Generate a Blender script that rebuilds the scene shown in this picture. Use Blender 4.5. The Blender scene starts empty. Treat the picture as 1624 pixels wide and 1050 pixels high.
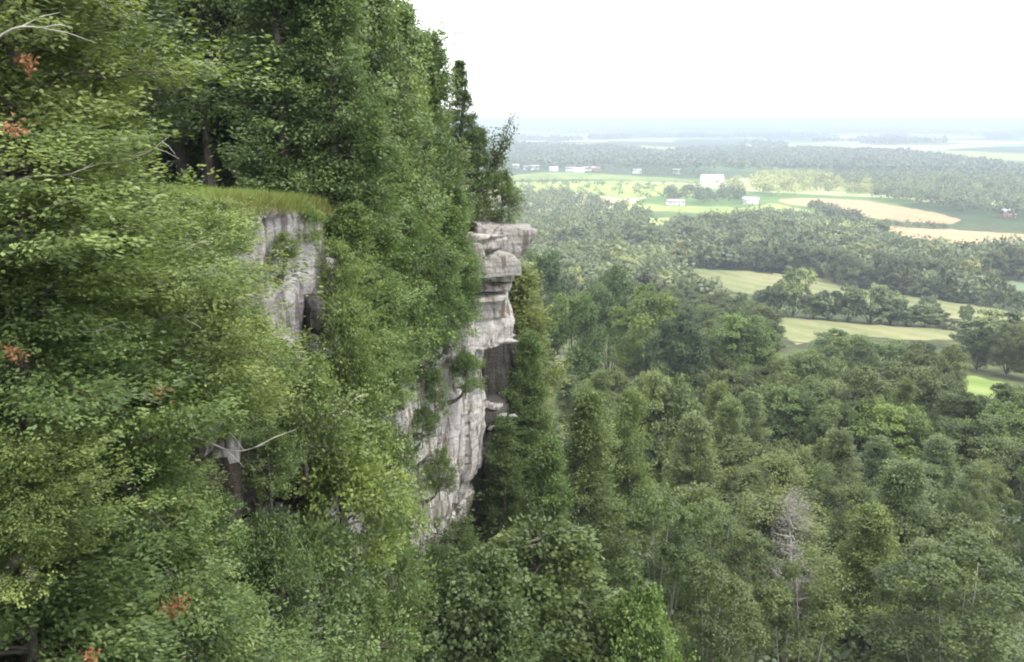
import bpy, math, random
import numpy as np
from mathutils import Vector
from mathutils.geometry import delaunay_2d_cdt

# ------------------------------------------------------------------ camera, sky, sun, exposure
R = math.radians
sc = bpy.context.scene
COL = sc.collection
FPX, CX, CY, PITCH, CAMZ = 1450.0, 812.0, 525.0, R(13.0), 100.0
cam = bpy.data.cameras.new('camera')
cam_ob = bpy.data.objects.new('camera', cam)
COL.objects.link(cam_ob)
cam.sensor_width = 36.0
cam.lens = FPX / 1624.0 * 36.0
cam.clip_start = 0.1
cam.clip_end = 80000
cam_ob.location = (0, 0, CAMZ)
cam_ob.rotation_euler = (R(90) - PITCH, 0, 0)
sc.camera = cam_ob

SUN_EL, SUN_AZ = R(58), R(130)          # azimuth measured from +Y clockwise: sun high, behind the right shoulder
world = bpy.data.worlds.new('World')
sc.world = world
world.use_nodes = True
wn, wl = world.node_tree.nodes, world.node_tree.links
wn.clear()
sky = wn.new('ShaderNodeTexSky')
sky.sky_type = 'NISHITA'
sky.sun_disc = False
sky.sun_elevation = SUN_EL
sky.sun_rotation = SUN_AZ
sky.air_density = 1.0
sky.dust_density = 3.0
cloudmix = wn.new('ShaderNodeMix')
cloudmix.data_type = 'RGBA'
cloudmix.inputs[0].default_value = 0.80   # a closed veil of bright cloud over the clear sky
cloudmix.inputs[7].default_value = (11.6, 11.8, 11.9, 1)
bg = wn.new('ShaderNodeBackground')
bg.inputs['Strength'].default_value = 0.11
wo = wn.new('ShaderNodeOutputWorld')
wl.new(sky.outputs[0], cloudmix.inputs[6])
wl.new(cloudmix.outputs[2], bg.inputs['Color'])
wl.new(bg.outputs[0], wo.inputs['Surface'])

sun = bpy.data.lights.new('sun', 'SUN')
sun.energy = 1.5
sun.angle = R(14)
sun.color = (1.0, 0.96, 0.88)
sun_ob = bpy.data.objects.new('sun', sun)
COL.objects.link(sun_ob)
sdir = Vector((math.sin(SUN_AZ) * math.cos(SUN_EL), math.cos(SUN_AZ) * math.cos(SUN_EL), math.sin(SUN_EL)))
sun_ob.rotation_euler = sdir.to_track_quat('Z', 'Y').to_euler()
sun_ob.location = (30, -30, 160)

sc.view_settings.view_transform = 'Standard'
sc.view_settings.look = 'None'
sc.view_settings.gamma = 1
sc.view_settings.use_curve_mapping = False
sc.view_settings.exposure = 1.5
sc.render.engine = 'CYCLES'
sc.cycles.max_bounces = 5
sc.cycles.diffuse_bounces = 3
sc.cycles.glossy_bounces = 1
sc.cycles.transmission_bounces = 3
sc.cycles.volume_bounces = 1
sc.cycles.transparent_max_bounces = 4
sc.cycles.use_denoising = True
sc.cycles.pixel_filter_type = 'BLACKMAN_HARRIS'
sc.cycles.filter_width = 2.0

# ------------------------------------------------------------------ helpers
cP, sP = math.cos(PITCH), math.sin(PITCH)

def at(px, py, d):
    """the world point whose y is d on the sight line of photo pixel (px, py)"""
    a, b = (px - CX) / FPX, -(py - CY) / FPX
    dy, dz = cP + b * sP, -sP + b * cP
    s = d / dy
    return np.array([a * s, d, CAMZ + dz * s])

def proj(p):
    p = np.asarray(p, float)
    x, y, z = p[..., 0], p[..., 1], p[..., 2] - CAMZ
    f = y * cP - z * sP
    u = y * sP + z * cP
    f = np.maximum(f, 1e-3)
    return CX + FPX * x / f, CY - FPX * u / f

_PR = np.array([0, 20, 36, 50, 90, 150, 250, 400, 500, 650, 900, 1250, 1500, 2150, 3000, 4000, 60000.])
_PZ = np.array([-26, -27, -29.5, -31.5, -37.5, -46, -58.5, -75, -80.5, -84.5, -89, -93, -95, -99, -100.5, -101, -101.])
# smooth the profile in log space
_lr = np.linspace(math.log(10), math.log(60000), 500)
_z = np.interp(np.exp(_lr), _PR, _PZ)
_k = np.exp(-np.linspace(-2, 2, 21) ** 2)
_z = np.convolve(np.pad(_z, 10, mode='edge'), _k / _k.sum(), 'valid')

# the cliff line in plan, seen from above
CL = np.array([(-7.5, -14), (-6.6, -4), (-5.8, 4), (-5.5, 10), (-5.35, 15), (-5.1, 20), (-4.7, 25), (-4.2, 29.2), (-3.6, 32.2), (-2.7, 34.4),
               (-1.5, 36.2), (-0.6, 38.2), (-1.6, 40.8), (-4.0, 44.5), (-8.0, 50), (-16, 58), (-30, 66), (-60, 80)], float)

def dist_cliff(x, y):
    x, y = np.asarray(x, float), np.asarray(y, float)
    best = np.full(np.broadcast(x, y).shape, 1e9)
    for a, b in zip(CL[:-1], CL[1:]):
        ab = b - a
        t = np.clip(((x - a[0]) * ab[0] + (y - a[1]) * ab[1]) / (ab @ ab), 0, 1)
        best = np.minimum(best, np.hypot(x - a[0] - t * ab[0], y - a[1] - t * ab[1]))
    return best

def ground_z(x, y):
    x, y = np.asarray(x, float), np.asarray(y, float)
    r = np.hypot(x, y)
    z = np.interp(np.log(np.maximum(r, 10)), _lr, _z)
    az = np.arctan2(x, np.maximum(y, 1e-6))
    z = z + 6.5 * np.exp(-dist_cliff(x, y) / 9.0)
    z = z + 9.5 * np.exp(-((x - .5) ** 2 + (y - 44.5) ** 2) / 22.0)
    z = z + np.minimum(r / 150, 1) * 1.2 * np.sin(x / 61 + 1.3) * np.cos(y / 83 + .4)
    far = np.clip((r - 700) / 600, 0, 1)
    z = z + far * 2.0 * np.sin(x / 260 + .8) * np.sin(y / 330 + 2)
    # low wooded ridge across the middle distance, highest to the left
    ridge = np.exp(-((r - 2950) / 380) ** 2) * (17 * np.clip(1 - (az - .0) / .13, 0, 1.2) + 4 * np.exp(-((az - .36) / .10) ** 2))
    z = z + ridge
    z = z + np.clip((r - 12000) / 14000, 0, 1) * 50 * (0.6 + .4 * np.sin(az * 9))
    return z + CAMZ

def hit(px, py):
    """ground point seen at a pixel"""
    lo, hi = 12.0, 28000.0
    ds = np.exp(np.linspace(math.log(lo), math.log(hi), 700))
    a, b = (px - CX) / FPX, -(py - CY) / FPX
    dy, dz = cP + b * sP, -sP + b * cP
    X, Z = a / dy * ds, CAMZ + dz / dy * ds
    below = Z <= ground_z(X, ds)
    if not below.any():
        return np.array([X[-1], ds[-1]])
    i = int(np.argmax(below))
    return np.array([X[i], ds[i]])

def in_poly(px, py, poly):
    px, py = np.asarray(px, float), np.asarray(py, float)
    ins = np.zeros(px.shape, bool)
    n = len(poly)
    for i in range(n):
        x1, y1 = poly[i]; x2, y2 = poly[(i + 1) % n]
        c = ((y1 > py) != (y2 > py)) & (px < (x2 - x1) * (py - y1) / (y2 - y1 + 1e-12) + x1)
        ins ^= c
    return ins

def props(o, label=None, cat=None, group=None, kind=None):
    if label: o['label'] = label
    if cat: o['category'] = cat
    if group: o['group'] = group
    if kind: o['kind'] = kind
    return o

def mesh_np(name, V, F, mats, tint=None, smooth=False, fmat=None):
    """V (n,3), F a list of index arrays (each m x 3 or m x 4)"""
    V = np.ascontiguousarray(V, np.float32)
    if not isinstance(F, list): F = [F]
    F = [f for f in F if len(f)]
    me = bpy.data.meshes.new(name)
    me.vertices.add(len(V))
    me.vertices.foreach_set('co', V.ravel())
    idx = np.concatenate([np.asarray(f).ravel() for f in F]).astype(np.int32)
    cnt = np.concatenate([np.full(len(f), f.shape[1]) for f in F]).astype(np.int32)
    st = np.concatenate([[0], np.cumsum(cnt)[:-1]]).astype(np.int32)
    me.loops.add(len(idx))
    me.loops.foreach_set('vertex_index', idx)
    me.polygons.add(len(cnt))
    me.polygons.foreach_set('loop_start', st)
    me.polygons.foreach_set('loop_total', cnt)
    if smooth: me.polygons.foreach_set('use_smooth', np.ones(len(cnt), bool))
    if fmat is not None: me.polygons.foreach_set('material_index', np.asarray(fmat, np.int32))
    if tint is not None:
        a = me.attributes.new('tint', 'FLOAT', 'POINT')
        a.data.foreach_set('value', np.ascontiguousarray(tint, np.float32))
    for m in (mats if isinstance(mats, (list, tuple)) else [mats]): me.materials.append(m)
    me.update(calc_edges=True)
    return me

def link(name, data, parent=None, loc=None):
    o = bpy.data.objects.new(name, data)
    COL.objects.link(o)
    if parent: o.parent = parent
    if loc is not None: o.location = loc
    return o

def tubes(paths, sides=5):
    """paths: list of (pts (k,3), radii (k,)) -> V, F"""
    Vs, Fs, off = [], [], 0
    ang = np.arange(sides) * 2 * math.pi / sides
    for P, r in paths:
        P = np.asarray(P, float); r = np.asarray(r, float)
        T = np.gradient(P, axis=0)
        T /= np.linalg.norm(T, axis=1, keepdims=True) + 1e-9
        ref = np.where(np.abs(T[:, 2:3]) > .9, [[1., 0, 0]], [[0, 0, 1.]])
        A = np.cross(T, ref); A /= np.linalg.norm(A, axis=1, keepdims=True) + 1e-9
        B = np.cross(T, A)
        V = P[:, None] + r[:, None, None] * (np.cos(ang)[None, :, None] * A[:, None] + np.sin(ang)[None, :, None] * B[:, None])
        k = len(P)
        i = np.arange(k - 1)[:, None] * sides; j = np.arange(sides)[None]; jn = (j + 1) % sides
        F = np.stack([i + j, i + jn, i + sides + jn, i + sides + j], -1).reshape(-1, 4) + off
        Vs.append(V.reshape(-1, 3)); Fs.append(F); off += k * sides
    return np.concatenate(Vs), np.concatenate(Fs)

# ------------------------------------------------------------------ materials
def newmat(name):
    m = bpy.data.materials.new(name)
    m.use_nodes = True
    n, l = m.node_tree.nodes, m.node_tree.links
    n.clear()
    out = n.new('ShaderNodeOutputMaterial')
    return m, n, l, out

def ramp(n, stops):
    r = n.new('ShaderNodeValToRGB')
    e = r.color_ramp.elements
    while len(e) < len(stops): e.new(.5)
    for k, (p, c) in enumerate(stops):
        e[k].position = p; e[k].color = (*c, 1)
    return r

def noise(n, l, scale, detail=3, vec=None, rough=.5):
    t = n.new('ShaderNodeTexNoise')
    t.inputs['Scale'].default_value = scale
    t.inputs['Detail'].default_value = detail
    t.inputs['Roughness'].default_value = rough
    if vec is not None: l.new(vec, t.inputs['Vector'])
    return t

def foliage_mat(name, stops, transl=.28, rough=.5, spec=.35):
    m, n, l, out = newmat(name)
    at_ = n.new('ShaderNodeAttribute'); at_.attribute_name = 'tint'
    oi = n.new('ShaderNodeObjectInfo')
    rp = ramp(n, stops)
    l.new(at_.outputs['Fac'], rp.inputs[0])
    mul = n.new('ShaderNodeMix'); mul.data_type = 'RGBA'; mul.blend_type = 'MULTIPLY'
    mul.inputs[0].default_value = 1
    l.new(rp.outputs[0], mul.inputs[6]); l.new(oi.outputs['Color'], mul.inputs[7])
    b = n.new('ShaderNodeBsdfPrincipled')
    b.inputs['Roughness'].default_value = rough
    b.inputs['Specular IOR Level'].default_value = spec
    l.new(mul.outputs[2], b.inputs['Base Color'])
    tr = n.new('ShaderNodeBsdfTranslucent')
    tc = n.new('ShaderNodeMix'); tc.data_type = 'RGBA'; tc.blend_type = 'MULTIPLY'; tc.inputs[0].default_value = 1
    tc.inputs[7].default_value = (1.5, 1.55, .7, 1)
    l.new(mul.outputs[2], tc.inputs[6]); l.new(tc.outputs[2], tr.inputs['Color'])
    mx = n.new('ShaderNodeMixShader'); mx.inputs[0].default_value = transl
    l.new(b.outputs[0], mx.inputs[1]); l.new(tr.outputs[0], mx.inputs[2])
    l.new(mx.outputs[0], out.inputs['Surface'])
    return m

M = {}
M['cedar'] = foliage_mat('cedar_foliage', [(0, (.044, .062, .026)), (.45, (.086, .114, .046)), (.8, (.140, .175, .072)), (1, (.19, .22, .09))], .36)
M['broad'] = foliage_mat('broadleaf_foliage', [(0, (.045, .066, .024)), (.5, (.088, .118, .040)), (1, (.16, .195, .07))], .3)
M['near'] = foliage_mat('near_cedar_foliage', [(0, (.032, .048, .020)), (.4, (.072, .102, .040)), (.8, (.138, .176, .070)), (1, (.20, .235, .10))], .32)
M['far'] = foliage_mat('far_foliage', [(0, (.062, .084, .048)), (.5, (.122, .150, .076)), (.85, (.20, .225, .10)), (1, (.34, .35, .13))], .25)
M['dry'] = foliage_mat('dry_foliage', [(0, (.13, .06, .03)), (1, (.28, .12, .055))], .2)
M['grey_leaf'] = foliage_mat('grey_dead_twigs', [(0, (.10, .09, .085)), (1, (.22, .20, .19))], .0)
M['grass'] = foliage_mat('ledge_grass', [(0, (.12, .07, .03)), (.35, (.12, .13, .035)), (1, (.14, .20, .045))], .3)

def bark(name, a, b, sc_=6):
    m, n, l, out = newmat(name)
    tc = n.new('ShaderNodeTexCoord')
    mp = n.new('ShaderNodeMapping'); mp.inputs['Scale'].default_value = (1, 1, .25)
    l.new(tc.outputs['Object'], mp.inputs[0])
    t = noise(n, l, sc_, 4, mp.outputs[0])
    rp = ramp(n, [(.35, a), (.65, b)])
    l.new(t.outputs[0], rp.inputs[0])
    p = n.new('ShaderNodeBsdfPrincipled'); p.inputs['Roughness'].default_value = .9
    l.new(rp.outputs[0], p.inputs['Base Color'])
    bp = n.new('ShaderNodeBump'); bp.inputs['Strength'].default_value = .4; bp.inputs['Distance'].default_value = .02
    l.new(t.outputs[0], bp.inputs['Height']); l.new(bp.outputs[0], p.inputs['Normal'])
    l.new(p.outputs[0], out.inputs['Surface'])
    return m
M['bark'] = bark('grey_brown_bark', (.045, .036, .03), (.13, .11, .095))
M['birch'] = bark('pale_birch_bark', (.12, .11, .095), (.36, .34, .31), 9)
M['twig'] = bark('pale_dead_wood', (.25, .23, .2), (.48, .45, .41))

def rock_mat(name, lo, hi, stain=(.16, .13, .11), moss=True):
    m, n, l, out = newmat(name)
    tc = n.new('ShaderNodeTexCoord')
    big = noise(n, l, .55, 5, tc.outputs['Object'], .6)
    mp = n.new('ShaderNodeMapping'); mp.inputs['Scale'].default_value = (2.2, 2.2, .28)
    l.new(tc.outputs['Object'], mp.inputs[0])
    streak = noise(n, l, 1.6, 6, mp.outputs[0], .65)
    mp2 = n.new('ShaderNodeMapping'); mp2.inputs['Scale'].default_value = (.35, .35, 5)
    l.new(tc.outputs['Object'], mp2.inputs[0])
    bed = noise(n, l, 1.3, 5, mp2.outputs[0], .6)
    fine = noise(n, l, 9, 6, tc.outputs['Object'], .7)
    r1 = ramp(n, [(.3, lo), (.62, hi)])
    l.new(fine.outputs[0], r1.inputs[0])
    r2 = ramp(n, [(.42, (0, 0, 0)), (.50, (1, 1, 1))])
    l.new(streak.outputs[0], r2.inputs[0])
    mx = n.new('ShaderNodeMix'); mx.data_type = 'RGBA'
    l.new(r2.outputs[0], mx.inputs[0]); mx.inputs[6].default_value = (*stain, 1); l.new(r1.outputs[0], mx.inputs[7])
    r3 = ramp(n, [(.38, (.62, .58, .56)), (.5, (1, 1, 1)), (.62, (.9, .84, .8))])
    l.new(bed.outputs[0], r3.inputs[0])
    mx2 = n.new('ShaderNodeMix'); mx2.data_type = 'RGBA'; mx2.blend_type = 'MULTIPLY'; mx2.inputs[0].default_value = .8
    l.new(mx.outputs[2], mx2.inputs[6]); l.new(r3.outputs[0], mx2.inputs[7])
    r4 = ramp(n, [(.56, (0, 0, 0)), (.68, (1, 1, 1))])
    l.new(big.outputs[0], r4.inputs[0])
    mx3 = n.new('ShaderNodeMix'); mx3.data_type = 'RGBA'
    mulf = n.new('ShaderNodeMath'); mulf.operation = 'MULTIPLY'; mulf.inputs[1].default_value = .7 if moss else .25
    l.new(r4.outputs[0], mulf.inputs[0]); l.new(mulf.outputs[0], mx3.inputs[0])
    l.new(mx2.outputs[2], mx3.inputs[6]); mx3.inputs[7].default_value = (.13, .135, .08, 1)
    p = n.new('ShaderNodeBsdfPrincipled'); p.inputs['Roughness'].default_value = .92
    p.inputs['Specular IOR Level'].default_value = .2
    l.new(mx3.outputs[2], p.inputs['Base Color'])
    ad = n.new('ShaderNodeMath'); ad.operation = 'ADD'
    l.new(fine.outputs[0], ad.inputs[0]); l.new(streak.outputs[0], ad.inputs[1])
    bp = n.new('ShaderNodeBump'); bp.inputs['Strength'].default_value = .8; bp.inputs['Distance'].default_value = .12
    l.new(ad.outputs[0], bp.inputs['Height']); l.new(bp.outputs[0], p.inputs['Normal'])
    l.new(p.outputs[0], out.inputs['Surface'])
    return m
M['rock'] = rock_mat('pale_limestone', (.30, .287, .280), (.50, .485, .475))
M['rock_grey'] = rock_mat('grey_weathered_limestone', (.19, .18, .18), (.36, .345, .35), (.12, .11, .11))
M['rock_soil_shade'] = rock_mat('soil_shade_rock', (.022, .017, .014), (.055, .043, .037), (.015, .012, .011))  # soil brown, darkened further to paint in the shade of the hollow
M['rock_shade'] = rock_mat('shade_dark_limestone', (.030, .028, .026), (.07, .064, .060), (.02, .018, .018), False)  # limestone taken nearly to black: shade of recess and hollows in the colour
M['rock_cap'] = rock_mat('weathered_cap_limestone', (.20, .185, .178), (.34, .325, .315), (.13, .12, .115), False)

def ground_mat(name, cols, s=.05, fine=1.5, stretch=(1, 1, 1), rough=.95, scratch=0):
    m, n, l, out = newmat(name)
    tc = n.new('ShaderNodeTexCoord')
    mp = n.new('ShaderNodeMapping'); mp.inputs['Scale'].default_value = stretch
    l.new(tc.outputs['Object'], mp.inputs[0])
    a = noise(n, l, s, 5, mp.outputs[0], .6); b = noise(n, l, fine, 4, mp.outputs[0], .6)
    mixf = n.new('ShaderNodeMix'); mixf.inputs[0].default_value = .35
    l.new(a.outputs[0], mixf.inputs[2]); l.new(b.outputs[0], mixf.inputs[3])
    if scratch:
        wv = n.new('ShaderNodeTexWave'); wv.inputs['Scale'].default_value = scratch; wv.inputs['Distortion'].default_value = 6; wv.inputs['Detail'].default_value = 3
        wv.inputs['Detail Scale'].default_value = .3; wv.bands_direction = 'DIAGONAL'
        l.new(mp.outputs[0], wv.inputs['Vector'])
        mw = n.new('ShaderNodeMix'); mw.inputs[0].default_value = .09
        l.new(mixf.outputs[0], mw.inputs[2]); l.new(wv.outputs['Fac'], mw.inputs[3])
        mixf = mw
    k = len(cols)
    rp = ramp(n, [(.36 + .28 * i / (k - 1), c) for i, c in enumerate(cols)])
    l.new(mixf.outputs[0], rp.inputs[0])
    p = n.new('ShaderNodeBsdfPrincipled'); p.inputs['Roughness'].default_value = rough; p.inputs['Specular IOR Level'].default_value = .1
    l.new(rp.outputs[0], p.inputs['Base Color'])
    l.new(p.outputs[0], out.inputs['Surface'])
    return m
M['forest_floor'] = ground_mat('forest_floor_soil', [(.035, .03, .02), (.05, .055, .025), (.08, .075, .045)], .3, 3)
M['hay'] = ground_mat('pale_hay_stubble', [(.11, .13, .055), (.165, .175, .08), (.22, .21, .11)], .03, .4, (1, .35, 1), scratch=.05)
M['meadow'] = ground_mat('green_meadow', [(.10, .15, .04), (.16, .21, .06), (.22, .25, .09)], .02, .2, (1, .4, 1), scratch=.05)
M['bright'] = ground_mat('bright_pasture', [(.15, .21, .06), (.24, .30, .08), (.33, .36, .13)], .012, .1, (1, .35, 1), scratch=.02)
M['wheat'] = ground_mat('ripe_wheat', [(.29, .20, .11), (.35, .245, .14), (.40, .30, .18)], .01, .1, (1, .3, 1), scratch=.02)
M['bluegreen'] = ground_mat('blue_green_crop', [(.11, .15, .09), (.16, .20, .125)], .02, .2)

def plain_mat():
    m, n, l, out = newmat('valley_patchwork')
    tc = n.new('ShaderNodeTexCoord')
    # fields from about a kilometre on: a warped patchwork of plots
    w = noise(n, l, .0015, 3, tc.outputs['Object'])
    mp = n.new('ShaderNodeMapping'); mp.inputs['Rotation'].default_value = (0, 0, .4); mp.inputs['Scale'].default_value = (1, .55, 1)
    add = n.new('ShaderNodeVectorMath'); add.operation = 'MULTIPLY_ADD'
    add.inputs[1].default_value = (200, 200, 0)
    l.new(w.outputs['Color'], add.inputs[0]); l.new(tc.outputs['Object'], add.inputs[2])
    l.new(add.outputs[0], mp.inputs[0])
    v = n.new('ShaderNodeTexVoronoi'); v.inputs['Scale'].default_value = .0032; v.distance = 'CHEBYCHEV'
    l.new(mp.outputs[0], v.inputs['Vector'])
    sep = n.new('ShaderNodeSeparateColor')
    l.new(v.outputs['Color'], sep.inputs[0])
    rp = ramp(n, [(0, (.06, .09, .04)), (.3, (.12, .19, .06)), (.45, (.3, .37, .12)), (.7, (.42, .45, .22)), (.85, (.52, .46, .30)), (1, (.6, .56, .40))])
    rp.color_ramp.interpolation = 'CONSTANT'
    l.new(sep.outputs[0], rp.inputs[0])
    fn = noise(n, l, .02, 5, tc.outputs['Object'])
    rf = ramp(n, [(.3, (.65, .7, .6)), (.7, (1.0, 1.0, 1.0))])
    l.new(fn.outputs[0], rf.inputs[0])
    mul = n.new('ShaderNodeMix'); mul.data_type = 'RGBA'; mul.blend_type = 'MULTIPLY'; mul.inputs[0].default_value = 1
    l.new(rp.outputs[0], mul.inputs[6]); l.new(rf.outputs[0], mul.inputs[7])
    # forest soil close by, grass further out (distance from the foot of the cliff)
    ln = n.new('ShaderNodeVectorMath'); ln.operation = 'LENGTH'
    l.new(tc.outputs['Object'], ln.inputs[0])
    mr = n.new('ShaderNodeMapRange'); mr.inputs[1].default_value = 780; mr.inputs[2].default_value = 980
    l.new(ln.outputs['Value'], mr.inputs[0])
    soil = noise(n, l, .12, 5, tc.outputs['Object'])
    rs = ramp(n, [(.35, (.035, .035, .02)), (.5, (.06, .07, .03)), (.65, (.09, .11, .04))])
    l.new(soil.outputs[0], rs.inputs[0])
    mm = n.new('ShaderNodeMix'); mm.data_type = 'RGBA'
    l.new(mr.outputs[0], mm.inputs[0]); l.new(rs.outputs[0], mm.inputs[6]); l.new(mul.outputs[2], mm.inputs[7])
    p = n.new('ShaderNodeBsdfPrincipled'); p.inputs['Roughness'].default_value = .95; p.inputs['Specular IOR Level'].default_value = .1
    l.new(mm.outputs[2], p.inputs['Base Color'])
    l.new(p.outputs[0], out.inputs['Surface'])
    return m
M['plain'] = plain_mat()

def paint(name, c, rough=.7):
    m, n, l, out = newmat(name)
    tc = n.new('ShaderNodeTexCoord')
    t = noise(n, l, 2, 4, tc.outputs['Object'])
    rp = ramp(n, [(.3, tuple(x * .85 for x in c)), (.7, c)])
    l.new(t.outputs[0], rp.inputs[0])
    p = n.new('ShaderNodeBsdfPrincipled'); p.inputs['Roughness'].default_value = rough
    l.new(rp.outputs[0], p.inputs['Base Color']); l.new(p.outputs[0], out.inputs['Surface'])
    return m
M['white'] = paint('white_cladding', (.8, .8, .8))
M['roof_white'] = paint('pale_metal_roof', (.78, .8, .82), .45)
M['roof_grey'] = paint('grey_shingle', (.30, .29, .30))
M['roof_pink'] = paint('faded_red_roof', (.5, .36, .33))
M['brick'] = paint('faded_brick', (.4, .25, .2))
M['glass'] = paint('dark_glass', (.06, .07, .08), .15)

# ------------------------------------------------------------------ haze
hz = bpy.data.materials.new('valley_haze'); hz.use_nodes = True
hn, hl = hz.node_tree.nodes, hz.node_tree.links; hn.clear()
ho = hn.new('ShaderNodeOutputMaterial'); hv = hn.new('ShaderNodeVolumePrincipled')
hv.inputs['Color'].default_value = (.41, .46, .565, 1)
hv.inputs['Density'].default_value = 0.00032
hv.inputs['Anisotropy'].default_value = 0.0
hl.new(hv.outputs[0], ho.inputs['Volume'])

# ------------------------------------------------------------------ ground
def build_ground():
    rr = np.concatenate([[0.5], np.exp(np.linspace(math.log(8), math.log(29000), 260))])
    fwd = np.linspace(R(-42), R(42), 240)
    back = np.linspace(R(42), R(318), 60)[1:-1]
    aa = np.concatenate([fwd, back])
    A, RR = np.meshgrid(aa, rr)
    X, Y = RR * np.sin(A), RR * np.cos(A)
    V = np.stack([X, Y, ground_z(X, Y)], -1).reshape(-1, 3)
    n, k = len(rr), len(aa)
    i = np.arange(n - 1)[:, None] * k; j = np.arange(k)[None]; jn = (j + 1) % k
    F = np.stack([i + j, i + k + j, i + k + jn, i + jn], -1).reshape(-1, 4)
    me = mesh_np('valley_ground', V, F, M['plain'], smooth=True)
    props(link('valley_ground', me), 'wide valley floor of soil, pasture and plots running to the horizon', kind='structure')
build_ground()

FIELDS = [
 ('hay_field', 'meadow', 'narrow yellow green strip of meadow at the right edge behind the near wood', [(1462,575),(1500,586),(1560,600),(1640,618),(1640,645),(1590,640),(1540,632),(1500,612)]),
 ('hay_field', 'hay', 'pale hay field in front of the copse', [(1226,502),(1300,508),(1400,516),(1470,520),(1545,522),(1530,540),(1440,541),(1340,533),(1262,548),(1236,532)]),
 ('hay_field', 'hay', 'long pale hay field between the copse and the wooded belt', [(1060,424),(1130,428),(1200,432),(1290,440),(1350,455),(1420,465),(1500,478),(1640,497),(1640,532),(1575,512),(1540,522),(1480,520),(1500,498),(1300,470),(1170,468),(1110,440)]),
 ('crop_field', 'bluegreen', 'small blue green crop field at the right edge', [(1535,444),(1640,450),(1640,466),(1570,458)]),
 ('wheat_field', 'wheat', 'narrow strip of ripe wheat behind the wooded belt', [(1385,358),(1450,361),(1530,366),(1640,372),(1640,392),(1560,388),(1480,386),(1420,376)]),
 ('wheat_field', 'wheat', 'large tan wheat field on a low rise in the valley', [(1226,318),(1250,315),(1290,314),(1370,318),(1440,330),(1490,340),(1525,349),(1510,357),(1430,353),(1380,346),(1340,336),(1300,331),(1250,325)]),
 ('pasture_field', 'bright', 'light green pasture just left of the wheat field', [(1170,332),(1228,322),(1260,330),(1340,345),(1400,356),(1380,364),(1300,356),(1210,345)]),
 ('pasture_field', 'bright', 'yellow green pasture below the farmhouse', [(960,322),(1040,326),(1170,329),(1200,338),(1140,340),(1050,336),(980,334)]),
 ('pasture_field', 'bright', 'small bright clearing among the trees below the farmhouse', [(1022,347),(1062,345),(1062,360),(1034,358)]),
 ('pasture_field', 'bright', 'broad sunlit pasture stretching in front of the long barn', [(800,290),(900,288),(960,286),(1040,290),(1100,295),(1110,312),(1040,312),(1000,316),(940,312),(900,304),(860,312),(810,316)]),
 ('crop_field', 'meadow', 'flat green crop field below the row of distant houses', [(800,279),(880,272),(960,276),(1040,281),(1110,287),(1110,292),(1000,287),(900,285),(800,287)]),
]
def build_field(name, mat, label, poly):
    pts = []
    m = len(poly)
    for i in range(m):
        a, b = np.array(poly[i], float), np.array(poly[(i + 1) % m], float)
        k = max(2, int(np.linalg.norm(b - a) / 8))
        for t in range(k): pts.append(a + (b - a) * t / k + (0 if t == 0 else 1) * np.array([0, .35 * math.sin(a[0] + t * 2.7)]))
    P = [hit(*p) for p in pts]
    nb = len(P)
    xs = np.array(P)
    q = np.random.RandomState(3)
    inner = []
    for y in np.arange(min(p[1] for p in poly), max(p[1] for p in poly), 4):
        for x in np.arange(min(p[0] for p in poly), max(p[0] for p in poly), 14):
            inner.append((x + q.uniform(-2, 2), y))
    inner = np.array(inner)
    pp = np.array(pts)
    inner = inner[in_poly(inner[:, 0], inner[:, 1], pp)]
    if len(inner):
        dd = np.min(np.hypot(inner[:, None, 0] - pp[None, :, 0], inner[:, None, 1] - pp[None, :, 1]), 1)
        inner = inner[dd > 3]
    allp = P + [hit(*p) for p in inner]
    vs = [Vector((float(p[0]), float(p[1]))) for p in allp]
    ve, _, fc, _, _, _ = delaunay_2d_cdt(vs, [], [list(range(nb))], 1, .01)
    V = np.array([(v.x, v.y) for v in ve])
    rV = np.hypot(V[:, 0], V[:, 1])
    Z = ground_z(V[:, 0], V[:, 1]) + .08 + .0008 * rV
    Z[:nb] -= .25 + .0007 * rV[:nb]      # the margin dips into the soil
    F = np.array([f for f in fc if len(f) == 3])
    me = mesh_np(name, np.column_stack([V, Z]), F, M[mat], smooth=True)
    o = link(name, me); props(o, label, kind='structure')
for f in FIELDS: build_field(*f)

# ------------------------------------------------------------------ the cliff
def chaikin(P, k=3):
    for _ in range(k):
        Q = np.empty((2 * len(P) - 2, P.shape[1]))
        Q[0::2] = .75 * P[:-1] + .25 * P[1:]
        Q[1::2] = .25 * P[:-1] + .75 * P[1:]
        P = np.vstack([P[:1], Q, P[-1:]])
    return P
CS = chaikin(CL, 3)
_s = np.concatenate([[0], np.cumsum(np.linalg.norm(np.diff(CS, axis=0), axis=1))])
def cliff_xy(s):
    x = np.interp(s, _s, CS[:, 0]); y = np.interp(s, _s, CS[:, 1])
    e = .3
    tx = np.interp(s + e, _s, CS[:, 0]) - np.interp(s - e, _s, CS[:, 0])
    ty = np.interp(s + e, _s, CS[:, 1]) - np.interp(s - e, _s, CS[:, 1])
    n = np.hypot(tx, ty) + 1e-9
    return x, y, ty / n, -tx / n     # outward normal = to the right of travel
S_PROW = _s[np.argmax(CS[:, 0])]
S_AT = lambda yy: float(np.interp(yy, CS[:200, 1] if False else CS[:, 1], _s))
def rim_z(s):
    yy = np.interp(s, _s, CS[:, 1])
    return CAMZ + np.interp(yy, [-20, 8, 14, 19, 24, 30, 36, 39, 60], [-1.4, -1.4, -1.5, -1.75, -2.3, -3.1, -4.4, -4.6, -3.5])

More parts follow.
